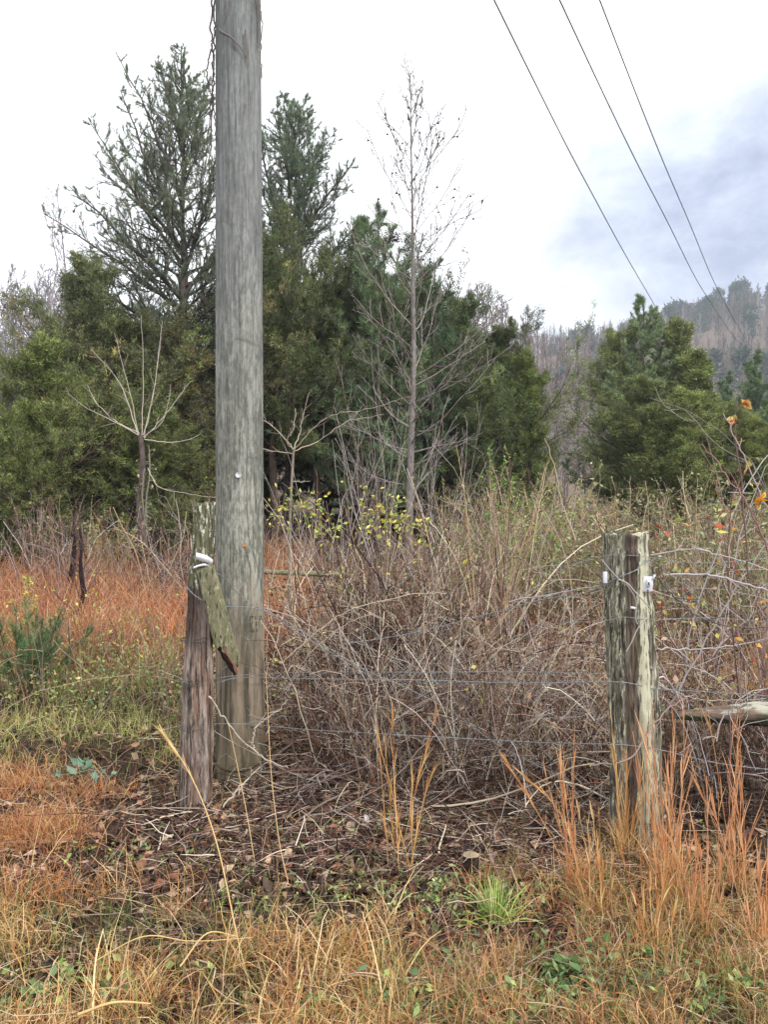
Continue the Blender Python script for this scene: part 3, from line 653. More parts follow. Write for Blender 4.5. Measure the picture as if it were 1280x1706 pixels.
PINE = [lin(116, 126, 98), lin(98, 110, 90), lin(134, 142, 112), lin(108, 122, 104)]
def pine(name, base, H, lenmax, seed, label, tint=(1, 1, 1), n=44, t0=0.25, needL=0.10, nw=0.009, dens=1.0, cols=PINE, trunk_r=0.11, up=0.5, ang0=0.25, ang1=0.85, leaders=(), group=None, cat='tree', shape=0.85, lean=0.0, spread=0.55, per2=11, nn_=11, extra=None, per3=4):
    rg = np.random.default_rng(seed); base = np.asarray(base, float)
    root = empty(name, base, label, cat, group)
    TP = trunk_path(rg, base - [0, 0, .1], base + [lean, 0, H], 16, 0.04); TR = np.linspace(1, 0.08, 16) * trunk_r
    tr = Acc(); tr.tubes(TP[None], TR[None], lin(104, 94, 88), 9)
    P1, R1 = limbs_on(rg, TP, TR, n, t0, 0.985, lambda t: lenmax * np.clip((1 - t) / (1 - t0), 0.02, 1) ** shape + 0.15, lambda t: ang0 + (ang1 - ang0) * t, 9, up, 0.35)
    if extra is not None:
        E = []
        for e in extra:
            q = polyline([pt(*p) for p in e], 8, .02, rg); f = np.linspace(0, len(q) - 1, 9); E.append(np.stack([np.interp(f, np.arange(len(q)), q[:, k]) for k in range(3)], -1))
        P1 = np.concatenate([P1, np.array(E)]); R1 = np.concatenate([R1, np.tile(np.linspace(.045, .008, 9), (len(E), 1))])
    tr.tubes(P1, R1, jitc(rg, BARKG, len(P1)), 5)
    nE = 0 if extra is None else len(extra); P2, R2, _ = spawn(rg, P1[:len(P1) - nE], R1[:len(P1) - nE], per2, 0.15, 0.97, 0.8, 0.5, 6, 0.5, 0.45, 0.6, 0.4, lpow=.45)
    ln = np.linalg.norm(P2[:, -1] - P2[:, 0], axis=1); k = rg.random(len(P2)) < ln / .42; P2 = P2[k]; R2 = R2[k]
    if extra is not None:
        X2, XR, _ = spawn(rg, P1[-len(E):], R1[-len(E):], 26, 0.12, 0.99, 0.8, 0.36, 6, 0.5, 0.4, 0.5, 0.4, lpow=.82); P2 = np.concatenate([P2, X2]); R2 = np.concatenate([R2, XR])
    tr.tubes(P2, R2, jitc(rg, BARKG, len(P2)), 3)
    P3, R3, _ = spawn(rg, P2, R2, per3, 0.15, 0.97, 0.7, 0.45, 4, 0.6, 0.3, 0.6, 0.5); ln = np.linalg.norm(P3[:, -1] - P3[:, 0], axis=1); k = rg.random(len(P3)) < ln / .13; P3 = P3[k]; R3 = R3[k]
    R3 = np.maximum(R3, 0.003); tr.tubes(P3, R3, jitc(rg, BARKG, len(P3)), 3)
    a = Acc()
    for P, tt in ((P3, (0.2, 0.5, 0.75, 0.98)), (P2, (0.25, 0.4, 0.55, 0.72, 0.86, 0.98)), (P1, (0.5, .65, 0.8, 0.9, 0.98))):
        for t in tt:
            pos, tn = at_t(P, np.arange(len(P)), np.full(len(P), t) + rg.uniform(-0.08, 0.02, len(P)))
            keep = rg.random(len(P)) < 0.93
            V, T_, C = needles(rg, pos[keep], nrm(tn[keep] + [0, 0, 0.35]), nn_, needL, nw, spread, cols); a.add(V, t=T_, c=C)
    pos, tn = at_t(TP[None], np.zeros(8, int), np.linspace(.9, .999, 8)); V, T_, C = needles(rg, pos, tn, 30, needL, nw, 0.6, cols); a.add(V, t=T_, c=C)
    o1 = tr.build('trunk', M_BARK, root); o2 = a.build('crown', M_FOL, root, smooth=False); o2.color = (*tint, 1)
    return root
CED = [lin(124, 130, 84), lin(104, 112, 78), lin(146, 150, 98), lin(92, 98, 74), lin(130, 124, 96)]
def cedar(name, base, H, rmax, seed, label, tint=(1, 1, 1), n=46, dens=1.0, cols=CED, prof=None, group=None, low=0.05, sprL=0.075, sprW=0.0105, trunk_r=0.09, ang=0.75, ragged=.38):
    rg = np.random.default_rng(seed); base = np.asarray(base, float)
    root = empty(name, base, label, 'tree', group)
    TP = trunk_path(rg, base - [0, 0, .1], base + [0, 0, H], 12, 0.05); TR = np.linspace(1, 0.1, 12) * trunk_r
    tr = Acc(); tr.tubes(TP[None], TR[None], lin(96, 80, 70), 8)
    pf = prof or (lambda t: np.interp(t, [0, 0.08, 0.25, 0.5, 0.72, 0.9, 1.0], [0.7, 0.9, 1.0, 0.92, 0.72, 0.42, 0.2]))
    P1, R1 = limbs_on(rg, TP, TR, n, low, 0.96, lambda t: rmax * pf(t) * np.exp(rg.normal(0, ragged, len(t))) * 1.0, lambda t: 0.25 + ang * t, 8, 0.5, 0.45, 0.4)
    tr.tubes(P1, R1, lin(84, 72, 64), 4)
    P2, R2, i2 = spawn(rg, P1, R1, 12, 0.12, 0.99, 0.8, 0.55, 6, 0.6, 0.4, 0.5, 0.4, lpow=0.55)
    tr.tubes(P2, np.maximum(R2, .004), lin(112, 98, 88), 3)
    P3, R3, i3 = spawn(rg, P2, R2, 4, 0.1, 0.99, 0.7, 0.5, 4, 0.6, 0.35, 0.6, 0.4)
    D, RD, _ = spawn(rg, TP[None], TR[None], 26, .06, .35, 1.35, .0, 7, -.15, .3, .14, .4) if False else (None, None, None)
    a = Acc(); bt1 = np.exp(rg.normal(0, 0.2, len(P1))); bt2 = np.exp(rg.normal(0, 0.16, len(P2))) * bt1[i2]
    for P, w_, per in ((P3, bt2[i3], max(int(4 * dens), 1)), (P2, bt2, 3)):
        idx = np.repeat(np.arange(len(P)), per); pos, tn = at_t(P, idx, rg.uniform(0.2, 1, len(idx))); out = pos - (base + [0, 0, 1]); out[:, 2] = 0; out = nrm(out)
        d = nrm(tn * 0.9 + out * 0.25 + np.array([0, 0, 0.35]) + rg.normal(0, 0.25, pos.shape)); pos = pos + rg.normal(0, 0.03, pos.shape)
        V, q, C = flat_sprays(rg, pos, d, 10, sprL, sprW, 0.65, cols, .16); C = np.clip(C * np.repeat(w_[idx], 40)[:, None], 0, 1); a.add(V, q=q, c=C)
    pos, tn = at_t(TP[None], np.zeros(60, int), rg.uniform(.9, .999, 60)); V, q, C = flat_sprays(rg, pos, nrm(tn + rg.normal(0, .5, tn.shape)), 7, sprL, sprW, 0.4, cols); a.add(V, q=q, c=C)
    tr.build('trunk', M_BARK, root); o2 = a.build('crown', M_FOL, root, smooth=False); o2.color = (*tint, 1)
    return root
def copy_tree(root, loc, scale, rz, label=None, tint=None, group=None, trunk_tint=None):
    r = root.copy(); COL.objects.link(r); r.location = tuple(float(v) for v in loc); r.scale = scale; r.rotation_euler = (0, 0, rz)
    if label: r['label'] = label
    if group: r['group'] = group
    for ch in list(root.children):
        c = ch.copy(); COL.objects.link(c); c.parent = r
        if tint and ch.name.startswith('crown'): c.color = (*tint, 1)
        if trunk_tint and not ch.name.startswith('crown'): c.color = (*trunk_tint, 1)
    return r
def gb(px, Y, dz=0.0):
    x = (px - 640) / F * Y; return np.array([x, Y, float(gh(x, Y)) + dz])
def ztop(py, Y): return CAMZ - (py - 853) / F * Y

Y = 15.0
b = gb(305, Y); pine('pine_tree', b, ztop(112, 15) - b[2], 2.5, 101, 'tallest pine, open crown rising left of the utility pole', n=84, t0=0.14, up=0.25, ang0=0.2, ang1=0.85, trunk_r=0.13, shape=0.55, tint=(.98, 1.0, .98), per2=14, needL=.075, nw=.0065, extra=[
    [(303, 330, Y), (262, 230, Y - .3), (196, 92, Y - .5)], [(303, 260, Y), (302, 150, Y + .1), (302, 76, Y + .2)], [(303, 440, Y), (235, 340, Y + .3), (150, 205, Y + .5)], [(303, 500, Y), (210, 400, Y - .6), (115, 310, Y - 1)],
    [(304, 520, Y), (200, 440, Y + .4), (72, 356, Y + .4)], [(303, 250, Y), (285, 170, Y - .3), (262, 96, Y - .3)], [(304, 300, Y), (325, 220, Y), (350, 130, Y)], [(304, 380, Y), (250, 280, Y - .8), (200, 150, Y - 1)], [(304, 460, Y), (345, 330, Y - .8), (372, 190, Y - 1)],
    [(304, 560, Y), (190, 500, Y - .8), (120, 430, Y - 1)], [(304, 420, Y), (230, 330, Y - 1.2), (172, 250, Y - 1.4)], [(304, 500, Y), (370, 400, Y), (420, 300, Y)]])
Y = 16.0
b = gb(482, Y); pine('pine_tree', b, ztop(190, 16) - b[2], 1.9, 102, 'tall pine directly right of the utility pole', n=84, t0=0.15, up=0.5, trunk_r=0.11, shape=0.40, ang0=.3, ang1=.9, tint=(0.88, .94, .92), per2=14, needL=.08, nw=.0068, extra=[
    [(482, 330, Y), (488, 250, Y), (496, 175, Y)], [(482, 300, Y), (468, 230, Y), (462, 168, Y)], [(484, 440, Y), (530, 350, Y - .3), (588, 272, Y - .5)], [(484, 500, Y), (550, 430, Y + .3), (606, 360, Y + .5)], [(480, 420, Y), (450, 310, Y - .3), (428, 205, Y - .5)], [(484, 380, Y), (515, 290, Y), (540, 225, Y)], [(484, 560, Y), (560, 490, Y - .5), (612, 440, Y - .6)]])
b = gb(632, 14.5); pine('pine_tree', b, ztop(345, 14.5) - b[2], 1.5, 103, 'young long needled pine just left of the bare sweetgum', n=34, t0=0.1, needL=0.15, nw=0.010, up=0.9, trunk_r=0.06, shape=0.55, ang0=.3, ang1=.9, tint=(1.0, 1.12, .9), per2=8, per3=2, nn_=14)
b = gb(598, 15.2); pine('pine_tree', b, ztop(372, 15.2) - b[2], 1.3, 104, 'small pine between the tall pine and the sweetgum', n=30, t0=0.1, needL=0.14, nw=0.010, up=0.9, trunk_r=0.06, shape=0.5, ang0=.3, ang1=.9, tint=(.98, 1.1, .85), per2=8, per3=2, nn_=14)
b = gb(725, 15.8); pine('pine_tree', b, ztop(440, 15.8) - b[2], 1.2, 107, 'small pine partly hidden right of the sweetgum trunk', n=30, t0=0.1, needL=0.13, nw=0.010, up=0.9, trunk_r=0.06, shape=0.5, ang0=.3, ang1=.9, tint=(.75, .9, .75), per2=8, per3=2, nn_=14)
print('pines', round(time.time() - T0, 1))
# cedars: three grown ones, the rest copies
DKT = (0.62, 0.70, 0.66)
cedA = cedar('cedar_tree', gb(150, 13.2), 4.6, 1.15, 201, 'broad dark olive cedar standing under the tallest pine', (0.78, 0.84, 0.8), n=64)
cedD = cedar('cedar_tree', gb(575, 15.4), 4.6, 1.15, 204, 'dark cedar with bare lower limbs in the middle of the thicket', DKT, n=52, low=.30, ragged=.45)
cedB = cedar('cedar_tree', gb(55, 11.2), 3.6, 1.0, 202, 'bushy yellow green cedar at the left edge', (.92, 1.02, 0.74), n=60, prof=lambda t: np.interp(t, [0, .1, .35, .6, .8, 1], [.8, 1, 1, .8, .5, .1]))
cedC = cedar('cedar_tree', gb(1125, 21.0), 6.6, 0.62, 203, 'narrow upright cedar in the right hand clump', (1.08, 1.14, 1.0), n=80, ragged=.25, prof=lambda t: np.interp(t, [0, .1, .3, .7, .9, 1], [.7, .9, 1, .8, .5, .1]), sprL=.14, sprW=.024)
def put_ced(src, h0, r0, px, top, Y, hw, seed, label, tint, group=None):
    b = gb(px, Y); hw = hw * 1.3; H = ztop(top, Y) - b[2]; r = hw / F * Y; return copy_tree(src, b, (r / r0, r / r0, H / h0), seed * 1.7, label, tint, group)
for o, (px, top, Y) in ((cedA, (150, 450, 13.2)), (cedB, (55, 570, 11.2)), (cedC, (1122, 530, 21.0)), (cedD, (575, 470, 15.4))):
    b = gb(px, Y); h0 = {cedA: 4.6, cedB: 3.6, cedC: 6.6, cedD: 4.6}[o]; o.scale = (1, 1, (ztop(top, Y) - b[2]) / h0)
DK = (0.62, 0.70, 0.66); OL = (0.72, 0.74, 0.68); YG = (.88, .98, 0.72)
A = (cedA, 4.6, 1.15); Dd = (cedD, 4.6, 1.15); Bc = (cedB, 3.6, 1.0); Cc = (cedC, 6.6, 0.62)
for s, px, top, Y, hw, lab, ti, g in [
    (Bc, 12, 690, 10.6, 48, 'low yellow green cedar cut by the left picture edge', YG, None),
    (A, 215, 545, 12.8, 85, 'olive cedar behind the bare vine covered sapling', OL, None),
    (Bc, 300, 560, 13.6, 85, 'brownish cedar immediately left of the utility pole', (1.0, .86, .8), None),
    (A, 268, 690, 11.9, 60, 'low green cedar in front of the brownish cedar', (.85, .95, .72), None),
    (A, 110, 700, 12.2, 62, 'low olive cedar between the yellow green cedar and the sapling', (.7, .72, .55), None),
    (Dd, 455, 430, 14.2, 85, 'dark cedar immediately right of the utility pole', (.62, .70, .6), None),
    (Dd, 530, 480, 15.0, 75, 'dark cedars crowded behind the sweetgum', DK, 'dark cedars in the thicket'),
    (Dd, 630, 470, 15.8, 80, 'dark cedars crowded behind the sweetgum', DK, 'dark cedars in the thicket'),
    (Dd, 700, 470, 17.0, 75, 'dark cedars crowded behind the sweetgum', DK, 'dark cedars in the thicket'),
    (Dd, 480, 560, 17.5, 90, 'dark cedars crowded behind the sweetgum', DK, 'dark cedars in the thicket'),
    (Dd, 590, 560, 18.5, 90, 'dark cedars crowded behind the sweetgum', DK, 'dark cedars in the thicket'),
    (A, 770, 510, 17.2, 62, 'dark blue green cedar right behind the sweetgum trunk', (.58, .72, .62), None),
    (A, 835, 555, 17.6, 60, 'dark pointed cedar near the right end of the thicket', (.64, .76, .58), None),
    (Bc, 882, 600, 17.0, 52, 'green cedar at the right end of the thicket', (.9, 1.05, .68), None),
    (A, 790, 650, 16.0, 55, 'lower dark cedar right of the sweetgum', (.6, .7, .58), None),
    (A, 380, 500, 18.5, 110, 'dark cedars crowded behind the sweetgum', DK, 'dark cedars in the thicket'),
    (A, 440, 570, 20.5, 90, 'dark cedars crowded behind the sweetgum', DK, 'dark cedars in the thicket'), (A, 540, 560, 21.0, 90, 'dark cedars crowded behind the sweetgum', DK, 'dark cedars in the thicket'), (A, 640, 560, 20.7, 90, 'dark cedars crowded behind the sweetgum', DK, 'dark cedars in the thicket'), (A, 740, 580, 20.2, 80, 'dark cedars crowded behind the sweetgum', DK, 'dark cedars in the thicket'),  # back row added to block bright ground showing between the bare trunks
    (A, 200, 540, 18.5, 110, 'dark cedars crowded behind the sweetgum', DK, 'dark cedars in the thicket'),
    (Bc, 1135, 655, 18.0, 85, 'bushy yellow green cedar low in the right hand clump', (1.12, 1.22, .84), None),
    (A, 1035, 560, 21.5, 62, 'green cedar at the left of the right hand clump', (1.05, 1.14, 1.0), None),
    (Cc, 1165, 585, 20.5, 34, 'narrow cedar at the right of the right hand clump', (1.1, 1.2, .9), None),
    (A, 1225, 690, 17.5, 62, 'yellow green cedar low at the right edge', (1.08, 1.18, .9), None),
    (Bc, 1275, 705, 16.5, 52, 'green cedar cut by the right picture edge', (1.1, 1.2, .8), None),
    (A, 1075, 640, 19.5, 66, 'mid green cedar filling the front of the right hand clump', (.9, 1.0, .8), None),
]:
    put_ced(*s, px, top, Y, hw, len(bpy.data.objects), lab, ti, g)
b = gb(1072, 21.2); pine('pine_tree', b, ztop(500, 21.2) - b[2], 2.2, 105, 'pale grey green pine topping the right hand clump', n=52, t0=0.08, needL=0.12, nw=0.014, up=0.55, trunk_r=0.09, shape=0.75, ang0=.3, ang1=.9, tint=(1.35, 1.42, 1.15), nn_=12)
pfar = pine('pine_tree', gb(1262, 36), 7.5, 2.0, 106, 'hazy green pine on the lower slope at the right edge', n=40, t0=0.1, needL=0.22, nw=0.035, trunk_r=0.1, dens=.7, tint=(.95, 1.1, .8))
for i, (px, Y, s, lab) in enumerate([(1215, 42, 1.0, 'distant rounded pine on the slope left of the edge pine'), (1190, 60, 1.15, 'distant pine on the slope above the right hand clump'), (1245, 75, 1.3, 'farther pine high on the lower slope at the right'), (1290, 50, 1.2, 'distant pine cut off by the right picture edge'), (985, 110, 1.1, 'lone far pine left of the right hand clump')]):
    copy_tree(pfar, gb(px, Y), (s, s, s), i * 1.3, lab, (.9, 1.05, .85))
print('cedars', round(time.time() - T0, 1))

# sweetgum
def sweetgum():
    rg = np.random.default_rng(301); Y = 11.0; b = gb(680, Y)
    root = empty('sweetgum_tree', b, 'bare sweetgum with a straight trunk and hanging seed balls', 'tree')
    pts = [b - [0, 0, .1], pt(683, 822, Y), pt(687, 700, Y), pt(690, 600, Y), pt(688, 450, Y), pt(687, 330, Y), pt(685, 230, Y), pt(684, 108, Y)]
    TP = polyline(pts, 5); K = len(TP); z = (TP[:, 2] - b[2]) / (TP[-1, 2] - b[2]); TR = np.interp(z, [0, .1, .35, .65, .88, 1], [.072, .060, .038, .021, .009, .005])
    tr = Acc(); tr.tubes(TP[None], TR[None], lin(138, 130, 126), 10)
    c1 = [lin(158, 150, 142), lin(136, 128, 122)]; c2 = [lin(134, 126, 120), lin(112, 104, 100)]
    P1, R1 = limbs_on(rg, TP, TR, 60, 0.14, 0.955, lambda t: np.interp(t, [.1, .3, .5, .7, .9, 1], [1.1, 1.7, 1.7, 1.3, .6, .25]), lambda t: np.interp(t, [0, .35, .7, 1], [.2, .5, .8, 1.1]), 10, 0.55, 0.32, 0.42)
    R1 = np.clip(R1 * .7, 0.0055, 0.012); tr.tubes(P1, R1, jitc(rg, c1, len(P1)), 5); trunk = tr.build('trunk', M_BARK, root)
    a = Acc(); P2, R2, _ = spawn(rg, P1, R1, 6, 0.2, 1, 0.65, 0.40, 7, 0.45, 0.3, 0.65, .5); R2 = np.clip(R2, 0.0044, 1); a.tubes(P2, R2, jitc(rg, c2, len(P2)), 4)
    P3, R3, _ = spawn(rg, P2, R2, 3, 0.2, 1, 0.8, 0.4, 4, 0.3, 0.4, 0.8, .6); R3 = np.clip(R3, 0.0034, 1); a.tubes(P3, R3, jitc(rg, c2, len(P3)), 3)
    a.build('crown', M_TWIG, root)
    # seed balls
    import bmesh
    bm = bmesh.new(); bmesh.ops.create_icosphere(bm, subdivisions=2, radius=0.015)
    for v in bm.verts: v.co *= 1 + 0.18 * ((v.index * 7919) % 10 / 10 - 0.5)
    me = bpy.data.meshes.new('seed_ball'); bm.to_mesh(me); bm.free(); at = me.attributes.new('Col', 'FLOAT_COLOR', 'POINT')
    at.data.foreach_set('color', np.tile([*lin(50, 42, 40), 1], len(me.vertices)).astype(np.float32)); me.materials.append(M_BARK)
    tips, _ = at_t(P2, np.arange(len(P2)), rg.uniform(.3, .95, len(P2))); k = (tips[:, 2] > ztop(470, Y)) & (tips[:, 2] < ztop(190, Y)); tips = tips[k]; rg.shuffle(tips)
    for p in tips[:62]:
        o = bpy.data.objects.new('seed_ball', me); COL.objects.link(o); o.parent = root; o.location = tuple(p - b + [0, 0, -0.018])
    # a dark dead clump of leaves caught in the crown
    for px, py, rr in ((655, 396, .09),):
        a = Acc(); c = pt(px, py, Y); n = int(260 * rr / .11); pos = c + rg.normal(0, rr * .6, (n, 3)) * [1.2, 1, .7]; V, q, C = flat_sprays(rg, pos, nrm(rg.normal(0, 1, (n, 3))), 1, .045, .02, .6, [lin(60, 50, 48), lin(80, 66, 62)]); a.add(V, q=q, c=C)
        tag(a.build('dead_leaves', M_LITTER, root, smooth=False), kind='stuff')
sweetgum()

def bare_tree(name, b, H, seed, label, cols, cat='tree', group=None, n=26, t0=.2, r=.07, spread=1.4, n2=7, n3=4, up=.5, wmin=0.004, ang=(.5, 1.1), forks=0):
    rg = np.random.default_rng(seed); root = empty(name, b, label, cat, group); b = np.asarray(b, float)
    tr = Acc(); a = Acc(); TP = trunk_path(rg, b - [0, 0, .1], b + [rg.normal(0, .2), 0, H], 14, H * .008); TR = np.clip(np.linspace(1, .08, 14) * r, wmin, 9)
    tr.tubes(TP[None], TR[None], jitc(rg, cols, 1), 7)
    P1, R1 = limbs_on(rg, TP, TR, n, t0, .97, lambda t: spread * (1.05 - t) ** .7 + .2, lambda t: ang[0] + (ang[1] - ang[0]) * t, 8, up, .4, .5)
    R1 = np.clip(R1, wmin, 9); tr.tubes(P1, R1, jitc(rg, cols, len(P1)), 4)
    P2, R2, _ = spawn(rg, P1, R1, n2, .2, 1, .65, .5, 6, .5, .4, .6, .5); R2 = np.clip(R2, wmin, 9); a.tubes(P2, R2, jitc(rg, cols, len(P2)), 3)
    if n3:
        P3, R3, _ = spawn(rg, P2, R2, n3, .2, 1, .6, .5, 4, .4, .3, .7, .6); R3 = np.clip(R3, wmin * .8, 9); a.tubes(P3, R3, jitc(rg, cols, len(P3)), 3)
    tr.build('trunk', M_BARK, root); a.build('crown', M_TWIG, root); return root
GRY = [lin(150, 142, 146), lin(128, 120, 126), lin(165, 158, 160)]
PNK = [lin(150, 138, 138), lin(130, 118, 118), lin(170, 160, 160)]
b1 = bare_tree('bare_tree', gb(100, 20), ztop(298, 20) - gb(100, 20)[2], 401, 'tall thin bare tree rising left of the tallest pine', GRY, n=34, spread=1.3, wmin=.006, n2=5, n3=2, t0=.3, r=.07)
b2 = bare_tree('bare_tree', gb(82, 21), ztop(312, 21) - gb(82, 21)[2], 402, 'slimmer bare tree immediately left of the tall thin one', GRY, n=30, spread=1.2, wmin=.006, n2=5, n3=2, t0=.3, r=.06)
bt = bare_tree('bare_tree', gb(30, 26), 7.5, 403, 'bare grey trees massed behind the left cedars', GRY, n=34, spread=2.4, wmin=.008, n2=8, n3=5, t0=.12, r=.08, ang=(.6, 1.2), group='bare trees behind the left cedars')
bp = bare_tree('bare_tree', gb(800, 30), 9.0, 404, 'slender bare trees behind the dark thicket', PNK, n=40, spread=2.0, wmin=.010, n2=7, n3=4, t0=.15, r=.08, ang=(.7, 1.25), group='bare trees behind the thicket')
rg = np.random.default_rng(42)
for i in range(16):
    px = rg.uniform(-110, 150); Y = rg.uniform(22, 34); g = gb(px, Y); top = rg.uniform(440, 520); s = (ztop(top, Y) - g[2]) / 7.5
    copy_tree(bt, g, (1.0, 1.0, s), rg.uniform(0, 6), trunk_tint=None)
for i in range(30):
    px = rg.uniform(700, 1010); Y = rg.uniform(26, 55); g = gb(px, Y); top = np.interp(px, [700, 760, 820, 870, 920, 1000], [500, 462, 480, 500, 545, 575]) + rg.uniform(-8, 30); s = (ztop(top, Y) - g[2]) / 9.0
    copy_tree(bp, g, (.9, .9, s), rg.uniform(0, 6))
gq = gb(800, 30); bp.scale = (1, 1, (ztop(470, 30) - gq[2]) / 9.0)
print('bare', round(time.time() - T0, 1))

# ---------------- hillside
def hillside():
    rg = np.random.default_rng(55)
    # one bare crown made of upswept slivers, repeated over the slope
    def proto(seed, cols):
        r_ = np.random.default_rng(seed); a = Acc(); b = np.zeros(3); TP = trunk_path(r_, b, np.array([0, 0, 1.]), 5, .01)
        a.tubes(TP[None], np.linspace(.012, .005, 5)[None], (1, 1, 1), 3)
        P1, R1 = limbs_on(r_, TP, np.linspace(.012, .004, 5), 16, .3, .98, lambda t: .36 * (1.15 - t), lambda t: .7 + .5 * t, 4, .4, .3, .5); R1 = np.clip(R1, .0035, 1); a.tubes(P1, R1, (1, 1, 1), 3)
        P2, R2, _ = spawn(r_, P1, R1, 4, .2, 1, .6, .55, 3, .4, .3, .7, .6); a.tubes(P2, np.clip(R2, .0025, 1), (1, 1, 1), 3)
        return np.concatenate(a.v), np.concatenate(a.q)
    protos = [proto(s, None) for s in (1, 2, 3)]; a = Acc(); pal = [lin(120, 106, 102), lin(106, 94, 88), lin(150, 140, 134), lin(92, 80, 76), lin(112, 104, 86)]
    N = 2600; y = 70 + 300 * rg.random(N) ** .85; x = (rg.uniform(-.15, .75, N)) * y
    for i in range(N):
        V, q = protos[i % 3]; h = rg.uniform(7, 13) * (1 if y[i] > 110 else .75); c, s = math.cos(i), math.sin(i)
        v = np.stack([(V[:, 0] * c - V[:, 1] * s) * h, (V[:, 0] * s + V[:, 1] * c) * h, V[:, 2] * h], -1) + [x[i], y[i], float(gh(x[i], y[i])) - .2]
        a.add(v, q=q, c=np.array(pal[rg.integers(0, 5)]) * rg.uniform(.8, 1.15))
    # left part, mostly hidden
    N = 700; y = 60 + 260 * rg.random(N); x = rg.uniform(-.8, -.15, N) * y
    for i in range(N):
        V, q = protos[i % 3]; h = rg.uniform(8, 13); v = V * h + [x[i], y[i], float(gh(x[i], y[i])) - .2]
        a.add(v, q=q, c=np.array(pal[rg.integers(0, 5)]) * rg.uniform(.8, 1.15))
    o = a.build('hillside_woods', M_TWIG, smooth=False); tag(o, 'far hillside of bare pinkish grey winter woods', 'woods', kind='stuff')
    # evergreens along the ridge and slope
    base = None
    def ridge_pine(loc, h):
        nonlocal base
        r_ = np.random.default_rng(77)
        root = empty('ridge_pine', loc, 'small dark evergreens dotted along the far ridge and slope', 'tree', 'evergreens on the far hill')
        tr = Acc(); TP = np.array([loc, loc + [0, 0, .5], loc + [0, 0, 1.0]]) ; tr.tubes(TP[None], np.array([[.02, .015, .004]]), lin(80, 72, 70), 4)
        n = 260; t = r_.uniform(.25, 1, n); az = r_.uniform(0, 6.28, n); rr = .24 * (1.12 - t) ** .7 * np.sqrt(r_.random(n)); pos = loc + np.stack([np.cos(az) * rr, np.sin(az) * rr, t], -1)
        V, q, C = flat_sprays(r_, pos, nrm(np.stack([np.cos(az), np.sin(az), np.full(n, .6)], -1)), 3, .12, .045, .5, [lin(84, 98, 84), lin(72, 86, 78)]); a = Acc(); a.add(V, q=q, c=C)
        tr.build('trunk', M_BARK, root); a.build('crown', M_FOL, root, smooth=False); root.scale = (h, h, h); base = root; return root
    k = 0
    spots = []
    for i in range(70):
        yy = rg.uniform(285, 335); xx = yy * rg.uniform(.34, .62); spots.append((xx, yy, rg.uniform(7, 13)))
    for i in range(22):
        yy = rg.uniform(150, 320); xx = yy * rg.uniform(.15, .6); spots.append((xx, yy, rg.uniform(8, 13)))
    for i in range(14):
        yy = rg.uniform(300, 335); xx = yy * rg.uniform(.2, .34); spots.append((xx, yy, rg.uniform(6, 10)))
    for xx, yy, h in spots:
        loc = np.array([xx, yy, float(gh(xx, yy)) - .3])
        if base is None: ridge_pine(loc, h)
        else: copy_tree(base, loc, (h, h, h * rg.uniform(.85, 1.2)), rg.uniform(0, 6), tint=tuple(np.array([1, 1.03, 1]) * rg.uniform(.8, 1.15)))
hillside()
print('hill', round(time.time() - T0, 1))

# ------------------------------------------------------------------ undergrowth
RED = [lin(132, 104, 98), lin(116, 88, 82), lin(154, 130, 120), lin(98, 74, 68), lin(170, 150, 138)]
TAN = [lin(186, 158, 122), lin(160, 130, 98), lin(204, 182, 148), lin(140, 112, 86)]
GREY = [lin(168, 158, 154), lin(146, 134, 130), lin(188, 180, 174), lin(120, 106, 102)]
ORG = [lin(206, 142, 96), lin(188, 122, 82), lin(222, 168, 120), lin(166, 102, 68), lin(200, 152, 112)]
STR = [lin(214, 176, 116), lin(196, 152, 96), lin(226, 196, 144), lin(176, 126, 76), lin(206, 150, 92)]
GRN = [lin(118, 132, 66), lin(96, 116, 58), lin(148, 156, 84), lin(86, 104, 64)]
YEL = [lin(184, 190, 92), lin(204, 204, 110), lin(160, 172, 78), lin(216, 200, 96)]
BRN = [lin(136, 104, 80), lin(160, 126, 100), lin(110, 82, 64), lin(180, 150, 122), lin(92, 68, 56), lin(136, 98, 76), lin(190, 164, 138)]

def grass(acc, rg, xy, L, wd, cols, tilt=0.5, droop=1.0, K=5, wig=0.12, cj=.16, lift=0.0, dirs=None, wmul=None):
    """arching blades rooted at xy"""
    N = len(xy); z = gh(xy[:, 0], xy[:, 1]) - 0.01 + lift; pos = np.stack([xy[:, 0], xy[:, 1], z], -1)
    az = rg.uniform(0, 2 * np.pi, N) if dirs is None else dirs; ti = np.abs(rg.normal(0, tilt, N))
    d = np.stack([np.cos(az) * np.sin(ti), np.sin(az) * np.sin(ti), np.cos(ti)], -1)
    LL = L * rg.uniform(0.45, 1.2, N); P = grow(rg, pos, d, LL, K, 0, wig, grav=droop)
    side = nrm(np.cross(d + rg.normal(0, .05, d.shape), rg.normal(0, 1, (N, 3)))); wv = np.linspace(1, .25, K) * wd; wv[0] *= .8
    W_ = np.broadcast_to(wv, (N, K)) * rg.uniform(.7, 1.3, (N, 1)); acc.ribbons(P, W_, side, jitc(rg, cols, N, cj)); return P
